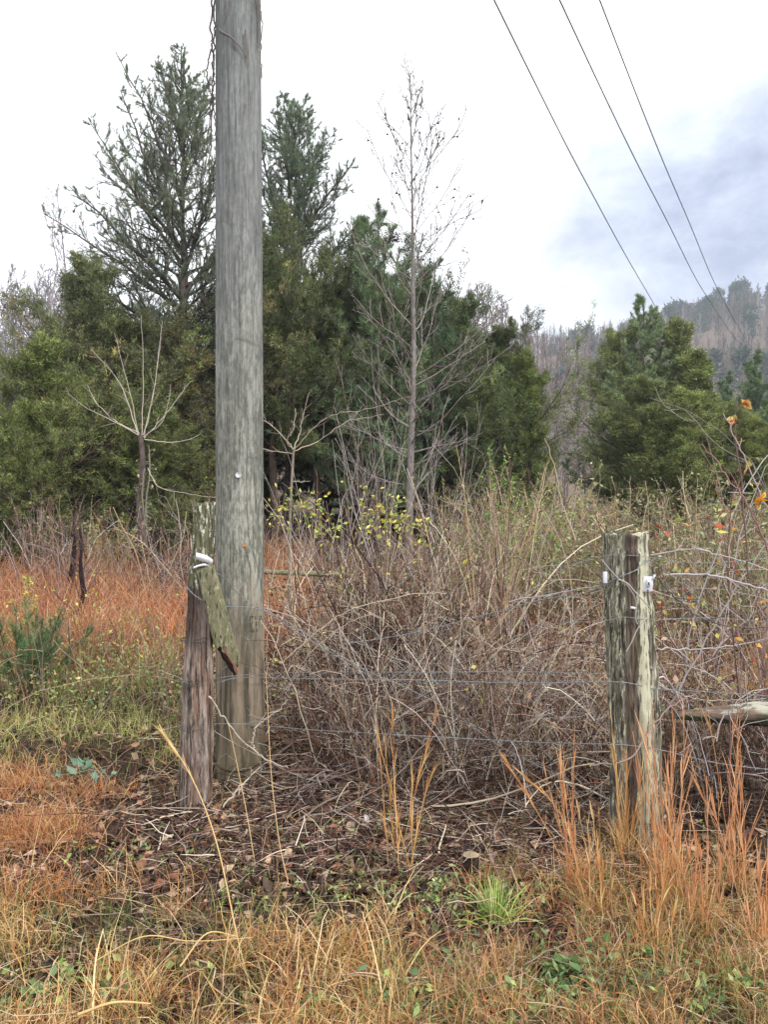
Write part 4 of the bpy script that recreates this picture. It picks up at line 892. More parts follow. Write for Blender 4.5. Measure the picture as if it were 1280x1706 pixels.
def leaves(acc, rg, pos, size, cols, flat=0.6, cj=.15, asp=.55, curl=.25):
    """small pointed leaves folded on the midrib"""
    N = len(pos); n = nrm(rg.normal(0, 1, (N, 3)) * (1 - flat) + np.array([0, 0, flat * 1.2])); d = nrm(np.cross(n, rg.normal(0, 1, (N, 3)))); s = np.cross(n, d)
    L = (size * rg.uniform(.55, 1.25, N))[:, None]; w_ = L * asp * .5 * rg.uniform(.7, 1.2, (N, 1)); cu = L * curl * rg.uniform(-.4, 1, (N, 1))
    p0 = pos - d * L * .5; p1 = pos + s * w_ + n * cu - d * L * .05; p2 = pos + d * L * .5 + n * cu * .6; p3 = pos - s * w_ + n * cu - d * L * .05; m_ = pos - n * cu * .15
    V = np.stack([p0, p1, p2, p3, m_], 1); i = np.arange(N)[:, None] * 5
    t = np.concatenate([i + np.array([[0, 4, 1]]), i + np.array([[1, 4, 2]]), i + np.array([[2, 4, 3]]), i + np.array([[3, 4, 0]])], 0)
    acc.add(V, t=t, c=np.repeat(jitc(rg, cols, N, cj), 5, 0))
def region(rg, N, y0, y1, t0, t1, pw=1.0):
    """N spots between distances y0..y1 and slopes x/y in t0..t1, denser nearby"""
    u = rg.random(N); y = 1 / (1 / y1 ** pw + u * (1 / y0 ** pw - 1 / y1 ** pw)) ** (1 / pw) if pw else y0 + (y1 - y0) * u
    return np.stack([rg.uniform(t0, t1, N) * y, y], -1)
def tpx(px): return (px - 640) / F
rg = np.random.default_rng(77)

# --- litter: leaves, twigs, fine straw on the soil
a = Acc(); xy = region(rg, 17000, 1.9, 9, -.72, .72, 1.0)
z = gh(xy[:, 0], xy[:, 1]) + rg.uniform(0, .02, len(xy)); leaves(a, rg, np.column_stack([xy, z]), .045, BRN + [lin(70, 46, 38), lin(56, 38, 32), lin(90, 60, 48), lin(62, 44, 38), lin(50, 36, 32), lin(80, 58, 48)], .6, .28, .5, .5)
xy = region(rg, 1600, 2.9, 4.6, -.5, .5, 1.0); z = gh(xy[:, 0], xy[:, 1]) + .015; leaves(a, rg, np.column_stack([xy, z]), .07, [lin(160, 116, 90), lin(92, 62, 52), lin(190, 160, 134), lin(80, 60, 50), lin(60, 46, 40)], .6, .2, .6, .45)
tag(a.build('fallen_leaves', M_LITTER, smooth=False), 'brown fallen leaves scattered over the dark soil', 'leaves', kind='stuff')
def twigs_on_ground(acc, rg, N, y0, y1, t0, t1, L, r, cols, lift=.03, K=6):
    xy = region(rg, N, y0, y1, t0, t1, 1.0); z = gh(xy[:, 0], xy[:, 1]) + rg.uniform(0, lift, N); az = rg.uniform(0, 6.28, N)
    d = np.stack([np.cos(az), np.sin(az) * .7, rg.normal(.02, .12, N)], -1); P = grow(rg, np.column_stack([xy, z]), d, L * rg.uniform(.3, 1.3, N), K, 0, .35)
    P[:, :, 2] = np.maximum(P[:, :, 2], gh(P[:, :, 0], P[:, :, 1]) + .004); rr = r * np.exp(rg.normal(0, .4, N)); acc.tubes(P, rr[:, None] * np.linspace(1, .5, K)[None], jitc(rg, cols, N), 4)
TW = [lin(110, 88, 78), lin(70, 50, 44), lin(46, 34, 30), lin(160, 142, 128), lin(206, 190, 172), lin(96, 66, 54)]
a = Acc()
twigs_on_ground(a, rg, 2600, 3.0, 4.8, -.30, .36, .2, .0019, TW, .06)
twigs_on_ground(a, rg, 90, 3.5, 4.6, -.22, .1, .8, .0042, [lin(120, 104, 98), lin(84, 68, 62), lin(150, 136, 126), lin(60, 46, 42)], .08, 9)
twigs_on_ground(a, rg, 2200, 2.1, 5.5, -.6, .6, .25, .0014, [lin(90, 66, 56), lin(150, 128, 112), lin(196, 174, 150)], .04)
tag(a.build('fallen_twigs', M_TWIG), 'loose dead sticks and twigs lying on the soil', 'twigs', kind='stuff')

# --- matted dead grass of the verge and field
a = Acc()
def keepn(xy, sc, thr, s, soft=.08): return xy[rg.random(len(xy)) < sstep(thr - soft, thr + soft, fbm(xy[:, 0] * sc, xy[:, 1] * sc, s))]
xy = region(rg, 30000, 1.85, 3.0, -.62, .62, 1.0); edge = 2.92 + .25 * (fbm(xy[:, 0] * 2, xy[:, 0] * 0, 4) - .5) - .18 * sstep(-.2, .3, -np.abs(xy[:, 0]) + .4); xy = xy[xy[:, 1] < edge + rg.normal(0, .06, len(xy))]
xyk = keepn(xy, 4.0, .50, 21, .06); left = xyk[:, 0] < 0.05
grass(a, rg, xyk[left][::1], .19, .0034, STR + STR + [lin(236, 214, 160), lin(150, 100, 62), lin(190, 170, 120), lin(120, 84, 56)], 1.15, 2.2, 7, .45); grass(a, rg, xyk[left][1::3], .13, .003, ORG + [lin(120, 78, 54)], 1.0, 2.0, 5, .35); grass(a, rg, xyk[left][::90], .30, .0058, [lin(236, 218, 170), lin(222, 196, 140)], 1.0, 2.0, 7, .2); grass(a, rg, xyk[~left][::2], .16, .0036, STR + ORG + TAN + TAN, .95, 1.5, 5, .25)
xy3 = region(rg, 5000, 1.85, 3.1, -.62, .62, 1.0); grass(a, rg, xy3, .16, .003, [lin(84, 60, 46), lin(110, 82, 60), lin(150, 128, 100), lin(66, 48, 40)], 1.2, 2.2, 6, .45)
xy2 = region(rg, 7000, 1.85, 2.7, -.62, .62, 1.0); grass(a, rg, keepn(xy2, 2.5, .5, 31), .13, .003, [lin(130, 80, 56), lin(166, 108, 72), lin(110, 70, 52)], 1.1, 1.8, 5, .3)
tag(a.build('matted_dead_grass', M_STRAW, smooth=False), 'straw coloured matted dead grass along the bottom verge', 'grass', kind='stuff')
a = Acc()
# left orange clumps on this side of the bank
for cx, cy, rx, ry, N in ((60, 1400, .22, .16, 2600), (20, 1320, .25, .2, 1300), (150, 1330, .2, .1, 500), (40, 1500, .3, .08, 700)):
    c = gp(cx, cy); xy = c[None, :2] + rg.normal(0, 1, (N, 2)) * [rx, ry] * .55; grass(a, rg, xy, .20, .0028, ORG + STR + [lin(150, 92, 62), lin(110, 66, 50), lin(90, 58, 46)], .9, 2.4, 6, .45)
# far left orange broomsedge field behind the bank
cs = region(rg, 260, 6.0, 14, -.62, -.10, .4); k = rg.integers(0, 260, 24000); off = rg.normal(0, 1, (24000, 2)) * .16; xy = cs[k] + off; xy = keepn(xy, .7, .40, 51, .10)
OR2 = ORG + [lin(150, 92, 66), lin(214, 160, 120), lin(130, 78, 60)]
grass(a, rg, xy, .45, .0065, OR2, .5, 2.6, 7, .25); xy = region(rg, 9000, 5.4, 14, -.62, -.10, .5); grass(a, rg, keepn(xy, .8, .4, 51, .15), .22, .006, OR2 + [lin(120, 84, 70)], 1.0, 2.4, 5, .3)
xy = region(rg, 8000, 5.5, 12, -.10, .62, .5); xy = keepn(xy, .7, .55, 52, .06); grass(a, rg, xy, .32, .007, ORG, .6, 2.0, 6, .25)
c = gp(940, 1030); xy = c[None, :2] + rg.normal(0, 1, (2600, 2)) * [.45, .5]; grass(a, rg, xy, .3, .007, ORG + [lin(226, 150, 90)], .7, 2.2, 6, .25, lift=.05)
tag(a.build('orange_dead_grass', M_STRAW, smooth=False), 'rust orange dead grass lying in soft clumps', 'grass', kind='stuff')
# green grass
a = Acc()
xy = region(rg, 8000, 4.25, 6.4, -.62, -.20, .8); xy = keepn(xy, 2.6, .56, 61, .05); grass(a, rg, xy, .20, .004, [lin(130, 140, 80), lin(160, 160, 104), lin(196, 184, 130), lin(176, 140, 96)], .8, 2.0, 5, .25)
c = gp(170, 1215); xy = c[None, :2] + rg.normal(0, 1, (1700, 2)) * [.6, .20]; grass(a, rg, xy, .17, .0038, [lin(170, 174, 100), lin(140, 150, 76), lin(196, 192, 128), lin(204, 184, 130)], .8, 2.2, 5, .2)
xy = region(rg, 6500, 1.9, 3.0, -.1, .62, 1.0); xy = keepn(xy, 2.2, .57, 62, .05); grass(a, rg, xy, .13, .0034, GRN + [lin(150, 140, 84)], .8, 1.6, 5, .2)
xy = region(rg, 2600, 1.9, 2.8, -.62, -.05, 1.0); xy = keepn(xy, 2.2, .56, 63, .05); grass(a, rg, xy, .15, .0034, GRN, .8, 1.6, 5, .2)
tag(a.build('green_grass', M_STRAW, smooth=False), 'thin green grass growing through the dead grass', 'grass', kind='stuff')
print('grass', round(time.time() - T0, 1))

a = Acc(); c = gp(150, 1690); xy = c[None, :2] + rg.normal(0, 1, (60, 2)) * [.28, .10]; grass(a, rg, xy, .26, .007, [lin(232, 212, 168), lin(214, 188, 138), lin(206, 160, 100)], 1.1, 2.2, 8, .25)
tag(a.build('coarse_straw', M_STRAW, smooth=False), 'coarse pale straw bent over in the bottom left corner', 'grass', kind='stuff')
# --- bramble thicket between the posts
def thicket(name, label, N, y0, y1, t0, t1, H, cols, seed, L=1.3, r=.0028, side=5, sr=.0016, tilt=.7, droop=2.0, hfun=None, sub=2):
    r_ = np.random.default_rng(seed); xy = region(r_, N * 2, y0, y1, t0, t1, .6); dn = fbm(xy[:, 0] * 1.7, xy[:, 1] * 1.7, seed, 3); xy = xy[np.argsort(-(dn + r_.uniform(0, .35, N * 2)))[:N]]; z = gh(xy[:, 0], xy[:, 1])
    az = r_.uniform(0, 6.28, N); ti = np.abs(r_.normal(0, tilt, N)); d = np.stack([np.cos(az) * np.sin(ti), np.sin(az) * np.sin(ti), np.cos(ti)], -1)
    LL = L * r_.uniform(.5, 1.2, N)
    LL = LL * (.55 + .9 * fbm(xy[:, 0] * 1.3 + 7, xy[:, 1] * 1.3, seed + 9, 2))
    if hfun is not None: LL = LL * hfun(xy[:, 0], xy[:, 1])
    P = grow(r_, np.column_stack([xy, z]), d, LL, 10, 0, .28, grav=droop); P[:, :, 2] = np.maximum(P[:, :, 2], gh(P[:, :, 0], P[:, :, 1]) + .01)
    a = Acc(); rr = (r * np.exp(np.clip(r_.normal(0, .5, N), -1.2, .75)))[:, None] * np.linspace(1, .45, 10)[None]; a.tubes(P, rr, jitc(r_, cols, N), 4)
    C, RC, _ = spawn(r_, P, rr, side, .15, .98, .8, .28, 6, 0, .45, .6, .5); RC = np.maximum(RC, sr * .6); a.tubes(C, RC, jitc(r_, cols, len(C)), 3)
    if sub:
        C2, RC2, _ = spawn(r_, C, RC, sub, .15, .98, .8, .45, 4, 0, .4, .7, .6); RC2 = np.maximum(RC2, sr * .5); a.tubes(C2, RC2, jitc(r_, cols, len(C2)), 3)
    return tag(a.build(name, M_TWIG, smooth=False), label, 'brambles', kind='stuff'), P, C
TANG = [lin(160, 140, 122), lin(126, 102, 86), lin(190, 174, 152), lin(84, 62, 54), lin(52, 38, 34), lin(208, 196, 178), lin(112, 78, 64)]
hf = lambda x, y: (.55 + .6 * sstep(4.3, 5.6, y)) * np.interp(x / y, [-.155, -.05, .0, .10, .14, .20, .36], [.45, .55, .92, .92, .8, .5, .42])
_, TPm, TCm = thicket('bramble_thicket', 'dense tangle of reddish brown bramble canes between the two posts', 950, 4.5, 7.2, -.155, .36, 1.2, TANG, 501, L=1.7, r=.0032, hfun=hf, side=5, sub=1)
thicket('grey_brush', 'pale grey dead vines and twigs over the middle of the brambles', 260, 4.1, 5.0, -.06, .28, 1, GREY + [lin(200, 190, 184)], 502, L=1.0, r=.0022, side=6, tilt=.9)
_, TPr, TCr = thicket('bramble_patch', 'tangled canes behind and right of the lichen post', 750, 3.9, 6.5, .28, .66, 1.2, TANG + TAN, 503, L=1.3, sub=1, hfun=lambda x, y: .42 + .22 * sstep(3.8, 5.2, y))
thicket('dry_weeds', 'brown dry weed stems over the left field', 420, 4.8, 10, -.60, -.22, 1, RED + TAN, 504, L=.7, r=.0022, side=4, tilt=.5, droop=1.2, sub=1)
thicket('low_vines', 'low matted vines in front of the thicket', 900, 3.9, 4.9, -.12, .36, .4, TANG + [lin(70, 50, 44), lin(90, 62, 54)], 505, L=.75, r=.002, side=5, tilt=1.1, droop=1.5, sub=2)
_, TPf, TCf = thicket('tall_field_weeds', 'grey green field weeds in front of the right hand cedars', 1100, 7.0, 17, .08, .62, 1, TAN + [lin(140, 136, 104), lin(128, 128, 92)] + RED, 506, L=1.25, r=.005, side=6, sr=.004, tilt=.4, droop=.9, sub=1)
thicket('thicket_edge_weeds', 'thin dead stems along the foot of the dark trees', 500, 8, 13.5, -.6, .14, 1, TAN + GREY + RED, 507, L=1.1, r=.004, side=5, sr=.003, tilt=.45, droop=.9, sub=1)
print('thicket', round(time.time() - T0, 1))
fan_dark = thicket('dark_vine_mound', 'dark mound of dead vines right of the mossy rail', 420, 5.0, 5.9, -.045, .05, 1, [lin(60, 42, 38), lin(76, 56, 50), lin(48, 34, 32)], 508, L=1.35, r=.003, side=6, tilt=.9, droop=2.6, sub=2)
thicket('arching_briars', 'thick pale grey briar canes arching over the ground right of the lichen post', 75, 3.7, 5.4, .34, .70, 1, GREY + [lin(196, 188, 184), lin(110, 92, 88)], 509, L=1.9, r=.0038, side=6, sr=.0022, tilt=1.0, droop=2.4, sub=1)
thicket('arching_briars', 'pale tan canes arching loosely through the middle brambles', 55, 4.7, 5.8, -.12, .3, 1, [lin(190, 174, 152), lin(170, 150, 128), lin(206, 196, 180)], 510, L=1.5, r=.0028, side=5, sr=.002, tilt=.9, droop=2.4, sub=1)
thicket('dark_brush', 'dead brush around the fallen log, coloured dark for the shade beneath it', 260, 3.55, 4.3, .36, .62, 1, [lin(70, 54, 48), lin(96, 78, 70), lin(120, 104, 94), lin(52, 38, 34)], 511, L=.75, r=.0024, side=6, tilt=.9, droop=1.8, sub=2)  # dark palette paints the shaded hollow under the log
a = Acc(); xy = region(rg, 1500, 2.9, 4.5, -.45, .4, 1.0); grass(a, rg, xy, .2, .0026, TAN + STR + [lin(120, 96, 76), lin(84, 64, 52)], 1.2, 2.2, 6, .4)
tag(a.build('thin_dead_grass', M_STRAW, smooth=False), 'sparse dead straws over the dark litter', 'grass', kind='stuff')
# foliage caught in the brush
a = Acc()
def leaf_at(P, N, size, cols, t0=.3, flat=.4, keep=None):
    idx = rg.integers(0, len(P), N); pos, _ = at_t(P, idx, rg.uniform(t0, 1, N))
    if keep is not None: pos = pos[keep(pos)]
    leaves(a, rg, pos + rg.normal(0, .02, pos.shape), size, cols, flat)
leaf_at(TCf, 30000, .055, [lin(128, 134, 92), lin(150, 154, 112), lin(172, 170, 132), lin(112, 118, 80), lin(148, 124, 100), lin(134, 146, 84)])
leaf_at(TCm, 2200, .032, YEL + GRN + GRN)
leaf_at(TCr, 900, .035, YEL + GRN + GRN + [lin(170, 100, 70), lin(140, 70, 56)], keep=lambda p: p[:, 2] > .5)
leaf_at(TCm, 5000, .04, BRN + [lin(60, 40, 34), lin(76, 50, 42)], .0, keep=lambda p: p[:, 2] < .95); leaf_at(TCr, 2500, .045, BRN + [lin(60, 40, 34)], .0)  # dark leaves low down put the shade of the tangle's interior into colour
tag(a.build('brush_leaves', M_LEAF, smooth=False), 'small green, yellow and brown leaves clinging to the brush', 'leaves', kind='stuff')

# --- weeds and low leafy plants (left field, verge)
a = Acc()
def weeds(c, rx, ry, n, h, size, cols, stems=True):
    xy = np.asarray(c)[None, :2] + rg.normal(0, 1, (n, 2)) * [rx, ry]; z = gh(xy[:, 0], xy[:, 1]); d = nrm(np.column_stack([rg.normal(0, .35, (n, 2)), np.ones(n)]))
    P = grow(rg, np.column_stack([xy, z]), d, h * rg.uniform(.4, 1.2, n), 5, 0, .2); a.tubes(P, np.full((n, 5), .0016), jitc(rg, TAN + GRN, n), 3)
    idx = np.repeat(np.arange(n), 7); pos, _ = at_t(P, idx, rg.uniform(.15, 1, len(idx))); leaves(a, rg, pos + rg.normal(0, size * .5, pos.shape), size, cols, .5)
LG = [lin(150, 168, 96), lin(126, 150, 88), lin(176, 184, 116), lin(110, 136, 92)]
weeds(gp(150, 1120), .55, .5, 260, .38, .035, LG + YEL); weeds(gp(240, 1100), .4, .5, 200, .35, .03, LG + [lin(190, 196, 140)])
weeds(gp(60, 1080), .3, .3, 60, .6, .04, YEL); weeds(gp(300, 1150), .3, .3, 120, .35, .03, LG)
weeds(gp(620, 1690), .15, .05, 30, .08, .032, LG); weeds(gp(950, 1640), .12, .06, 60, .05, .038, [lin(120, 146, 88), lin(96, 128, 76)]); weeds(gp(830, 1680), .2, .05, 60, .05, .036, [lin(100, 128, 80), lin(130, 156, 96)])
weeds(gp(110, 1660), .2, .08, 40, .08, .035, LG); weeds(gp(640, 1500), .25, .08, 60, .06, .022, LG); weeds(gp(240, 1430), .2, .05, 26, .04, .025, LG); weeds(gp(1010, 1660), .3, .08, 70, .05, .032, [lin(112, 138, 84), lin(150, 164, 104)])
weeds(gp(760, 1620), .2, .1, 50, .05, .03, [lin(112, 138, 84), lin(140, 160, 100)]); weeds(gp(880, 1500), .25, .12, 40, .06, .025, LG); weeds(gp(1150, 1650), .2, .1, 60, .07, .03, LG); weeds(gp(100, 1180), .6, .25, 240, .3, .028, LG + [lin(176, 150, 110)])
weeds(gp(520, 1400), .5, .2, 60, .05, .02, LG); weeds(gp(860, 1380), .4, .2, 50, .05, .02, LG)
weeds(gp(560, 1480), .4, .1, 70, .06, .018, LG)
tag(a.build('low_weeds', M_LEAF, smooth=False), 'low leafy green weeds in the left field and verge', 'weeds', kind='stuff')

# ------------------------------------------------------------------ single plants
def broomsedge(c, n, H, lab, group=None, cols=ORG, tuft=True, seed=0, sp=.03, lean=(0, 0)):
    r_ = np.random.default_rng(600 + seed); root = empty('broomsedge_clump', c, lab, 'grass clump', group); c = np.asarray(c, float)
    a = Acc(); pos = np.column_stack([c[:2] + r_.normal(0, sp, (n, 2)), np.full(n, c[2] - .01)]); d = nrm(np.column_stack([r_.normal(0, .10, (n, 2)) + np.array(lean), np.ones(n)]))
    P = grow(r_, pos, d, H * r_.uniform(.6, 1.05, n), 8, 0, .10); a.tubes(P, np.full((n, 8), .0017) * np.linspace(1, .6, 8), jitc(r_, cols, n), 4)
    # sheathing leaves hug each stem, giving the feathery upper half
    idx = np.repeat(np.arange(n), 11); p0, tn = at_t(P, idx, r_.uniform(.15, .93, len(idx))); dd = nrm(tn + r_.normal(0, .09, tn.shape)); Q = grow(r_, p0, dd, H * .17, 4, 0, .12, grav=.25)
    a.ribbons(Q, np.array([.0036, .0044, .003, .0007])[None] * r_.uniform(.7, 1.3, (len(idx), 1)), nrm(np.cross(dd, r_.normal(0, 1, dd.shape))), jitc(r_, cols, len(idx)))
    a.build('stalks', M_STRAW, root, smooth=False)
    if tuft:
        a = Acc(); m_ = n * 22; xy = c[None, :2] + r_.normal(0, sp * 1.5, (m_, 2)); grass(a, r_, xy, H * .32, .0034, cols + STR + GRN[:1], .5, 2.2, 6, .2); a.build('base_blades', M_STRAW, root, smooth=False)
    return root
for i, (px, pyb, n, H, lab, ln) in enumerate([
    (1120, 1500, 12, .78, 'tallest orange broomsedge clump, just right of the lichen post', (.02, 0)),
    (1040, 1430, 9, .62, 'orange broomsedge clump standing in front of the lichen post', (0, 0)),
    (1225, 1480, 8, .72, 'orange broomsedge clump near the right picture edge', (.0, 0)),
    (965, 1480, 6, .60, 'thin orange broomsedge clump left of the lichen post', (-.05, 0)),
    (1170, 1560, 9, .55, 'shorter broomsedge clump in front of the tallest one', (-.05, 0)),
    (1262, 1590, 8, .55, 'broomsedge clump in the bottom right corner', (.05, 0)),
    (660, 1460, 5, .68, 'pale straw stalks rising in the middle of the verge', (.0, 0)),
    (690, 1470, 3, .68, 'pale straw stalks just right of the middle ones', (.04, 0)),
    (1090, 1590, 8, .42, 'low tan broomsedge clump below the lichen post', (0, 0)),
    (1000, 1530, 7, .40, 'low tan clump left of and below the lichen post', (-.1, 0))]):
    broomsedge(gp(px, pyb), n, H, lab, cols=(STR if 'straw' in lab or 'tan' in lab else ORG[:1] + ORG[2:3] + [lin(216, 170, 126), lin(196, 148, 108)]), seed=i, lean=ln, tuft='straw' not in lab, sp=.02)
a = Acc(); cs = region(rg, 70, 2.0, 3.05, .10, .60, 1.0); k = rg.integers(0, 70, 9000); xy = cs[k] + rg.normal(0, .035, (9000, 2)); grass(a, rg, xy, .15, .0034, ORG + STR + TAN + GRN + [lin(120, 86, 60)], .8, 3.0, 7, .35)
for bx, by, rr_, nn2 in ((325, 1338, .10, 260), (400, 1312, .17, 420), (1055, 1392, .14, 420)):
    c = gp(bx, by); th = rg.uniform(0, 6.28, nn2); xy = c[None, :2] + np.column_stack([np.cos(th), np.sin(th)]) * (rr_ + np.abs(rg.normal(0, .05, nn2)))[:, None]; grass(a, rg, xy, .12, .003, TAN + BRN + GRN[:1] + [lin(90, 70, 54)], .8, 2.4, 6, .4)
tag(a.build('curly_grass', M_STRAW, smooth=False), 'curly tan and orange blades tufted across the lower right verge', 'grass', kind='stuff')
# the long bowed straws in the foreground
def straw(pts, lab, w0=.005, col=lin(222, 190, 132), head=0):
    r_ = np.random.default_rng(len(pts) + int(pts[0][0])); P = polyline([pt(*p) for p in pts], 8)[None]; a = Acc(); a.tubes(P, np.linspace(w0, w0 * .5, P.shape[1])[None] * .5, col, 5)
    if head:
        n = 26; p0, tn = at_t(P, np.zeros(n, int), r_.uniform(.55, .98, n)); dd = nrm(tn + r_.normal(0, .08, tn.shape)); Q = grow(r_, p0, dd, .07, 4, 0, .1); a.ribbons(Q, np.array([.003, .004, .003, .0006])[None] * np.ones((n, 1)), nrm(np.cross(dd, r_.normal(0, 1, dd.shape))), jitc(r_, [col], n))
    tag(a.build('grass_stalk', M_STRAW), lab, 'grass stalk')
straw([(418, 1650, 2.3), (395, 1560, 2.45), (365, 1420, 2.55), (335, 1330, 2.65), (300, 1262, 2.75), (262, 1212, 2.8)], 'long pale straw leaning up left across the left post foot', .006, head=1)
straw([(480, 1470, 2.95), (465, 1400, 3.0), (452, 1290, 3.1), (447, 1200, 3.2), (443, 1120, 3.3)], 'thin upright straw in front of the pole right edge', .004)
straw([(425, 1440, 3.1), (410, 1350, 3.2), (392, 1260, 3.35), (380, 1205, 3.4)], 'short straw leaning before the pole foot', .004)
straw([(160, 1600, 2.2), (240, 1560, 2.2), (320, 1568, 2.25), (420, 1562, 2.3)], 'flat bowed straw lying across the lower left verge', .0045)
straw([(130, 1690, 2.0), (190, 1670, 2.0), (250, 1672, 2.05)], 'thick broken pale straw in the bottom left corner', .009)
straw([(300, 1610, 2.15), (345, 1555, 2.2), (395, 1560, 2.25)], 'pale bent grass leaf standing over the flat straw', .006)
straw([(940, 1440, 2.9), (900, 1360, 3.0), (845, 1270, 3.1)], 'orange tan straw leaning left beneath the brambles', .004, lin(206, 150, 96), 1)
straw([(985, 1470, 2.9), (930, 1350, 3.0), (870, 1290, 3.1)], 'tan straw leaning left beside its twin', .0035, lin(206, 160, 106), 1)

def green_tuft():
    r_ = np.random.default_rng(71); c = gp(828, 1535); a = Acc(); n = 170; xy = c[None, :2] + r_.normal(0, .02, (n, 2)); grass(a, r_, xy, .17, .0065, [lin(150, 176, 86), lin(176, 196, 108), lin(120, 150, 74), lin(206, 214, 150)], .75, 1.6, 7, .1)
    tag(a.build('grass_tuft', M_STRAW, smooth=False), 'bright green grass tuft on the verge', 'grass tuft')
green_tuft()
def stump(px, py, r, h, lab, col):
    c = gp(px, py); root = empty('cut_stump', c, lab, 'stump'); path = np.array([c + [0, 0, z] for z in np.linspace(-.03, h, 14)]); V, q, t = rough_pole(path, np.full(14, r), 30, 8, .1, 2.5)
    a = Acc(); a.add(V, q=q, c=col); a.build('stump_side', M_BARK, root)
    th = np.arange(30) * 2 * np.pi / 30; top = V[13 * 30:14 * 30] * 1.0; cc = top.mean(0); Vt = np.vstack([top + [0, 0, .001], cc[None] + [0, 0, .004]]); i = np.arange(30); a = Acc(); a.add(Vt, t=np.stack([i, (i + 1) % 30, np.full(30, 30)], -1), c=lin(176, 158, 130)); a.build('cut_face', M_BARK, root)
stump(785, 1462, .032, .09, 'small dark cut stump in the leaf litter', lin(62, 50, 44))

def log(name, p0, p1, r0, r1, mat, lab, seed=0, groove=.14):
    p0, p1 = np.array(p0), np.array(p1); L = np.linalg.norm(p1 - p0); K = 60; path = np.stack([np.zeros(K), np.zeros(K), np.linspace(0, L, K)], -1)
    V, q, t = rough_pole(path, np.linspace(r0, r1, K) * (1 + .12 * (vn(np.linspace(0, 5, K), np.zeros(K), seed) - .5)), 40, seed + 4, groove, 2.0, .08)
    root = empty(name, p0, lab, 'log'); a = Acc(); V0 = np.stack([V[:, 2], V[:, 1], V[:, 0]], -1) + p0
    ring0 = len(V0); V0 = np.vstack([V0, [p0]]); i = np.arange(40); t = np.vstack([t, np.stack([(i + 1) % 40, i, np.full(40, ring0)], -1)])
    a.add(V0, q=q[:, ::-1], t=t[:, ::-1]); o = a.build('log_wood', mat, root); d = nrm(p1 - p0)
    root.rotation_mode = 'QUATERNION'; root.rotation_quaternion = Vector((1, 0, 0)).rotation_difference(Vector(d.tolist())); return root
log('fallen_log', pt(1128, 1192, 3.75), pt(1420, 1186, 3.7), .02, .105, M_LOG, 'rotten lichen topped log lying right of the lichen post', 3)
#log('fallen_log', pt(1160, 1208, 3.9), pt(1430, 1218, 3.85), .035, .07, M_LOG, 'dark mossy log half hidden under the lichen topped log', 5)
log('fallen_rail', pt(425, 952, 7.4), pt(582, 958, 7.2), .024, .028, M_MOSSY, 'thin mossy rail lying behind the utility pole', 7, .1)

# dead black weed stumps in the left field
def snag(px, pyb, pyt, Y, lab, lean=0, seed=0):
    r_ = np.random.default_rng(700 + seed); b = gb(px, Y); top = pt(px + lean, pyt, Y); root = empty('dead_shrub', b, lab, 'shrub')
    a = Acc(); P = trunk_path(r_, b - [0, 0, .03], top, 8, .02)[None]; Rr = np.linspace(.035, .008, 8)[None] * (Y / 7); a.tubes(P, Rr, lin(52, 42, 42), 7); a.build('stem', M_BARK, root)
    a = Acc(); C, RC, _ = spawn(r_, P, Rr, 14, .15, 1, .55, .45, 6, .5, .4, .3, .4); RC = np.clip(RC, .002, .006); a.tubes(C, RC, jitc(r_, [lin(92, 72, 70)], len(C)), 4)
    C2, R2, _ = spawn(r_, C, RC, 6, .2, 1, .6, .5, 4, .4, .3, .6, .5); a.tubes(C2, np.maximum(R2, .0015), jitc(r_, [lin(104, 84, 80), lin(120, 100, 96)], len(C2)), 3); a.build('twigs', M_TWIG, root)
snag(140, 1060, 880, 7.0, 'charred looking dead shrub in the orange grass', -8, 1)
snag(116, 1010, 850, 8.6, 'twiggy purple grey dead shrub behind the charred one', 6, 2)

# small green pine seedling
def seedling(px, py, Y, r, lab, cols, seed):
    r_ = np.random.default_rng(seed); b = gb(px, Y); c = pt(px, py, Y); H = max(c[2] - b[2], .2); root = empty('pine_seedling', b, lab, 'seedling')
    P = grow(r_, np.repeat(b[None], 26, 0), nrm(np.column_stack([r_.normal(0, .55, (26, 2)), np.ones(26)])), H * r_.uniform(.7, 1.6, 26), 7, .3, .2); tr = Acc(); tr.tubes(P, np.full(P.shape[:2], .004), lin(100, 84, 66), 4); tr.build('stems', M_TWIG, root)
    C, RC, _ = spawn(r_, P, np.full(P.shape[:2], .003), 8, .25, 1, .6, .3, 4, .4, .2); idx = np.repeat(np.arange(len(C)), 4); pos, tn = at_t(C, idx, r_.uniform(0, 1, len(idx))); V, t, cc = needles(r_, pos, nrm(tn + [0, 0, .5]), 12, .075, .0032, .45, cols); a = Acc(); a.add(V, t=t, c=cc); a.build('crown', M_FOL, root, smooth=False)
seedling(45, 1060, 5.2, .3, 'small soft green pine seedling at the left edge', [lin(96, 124, 84), lin(84, 112, 74), lin(120, 140, 96)], 801)

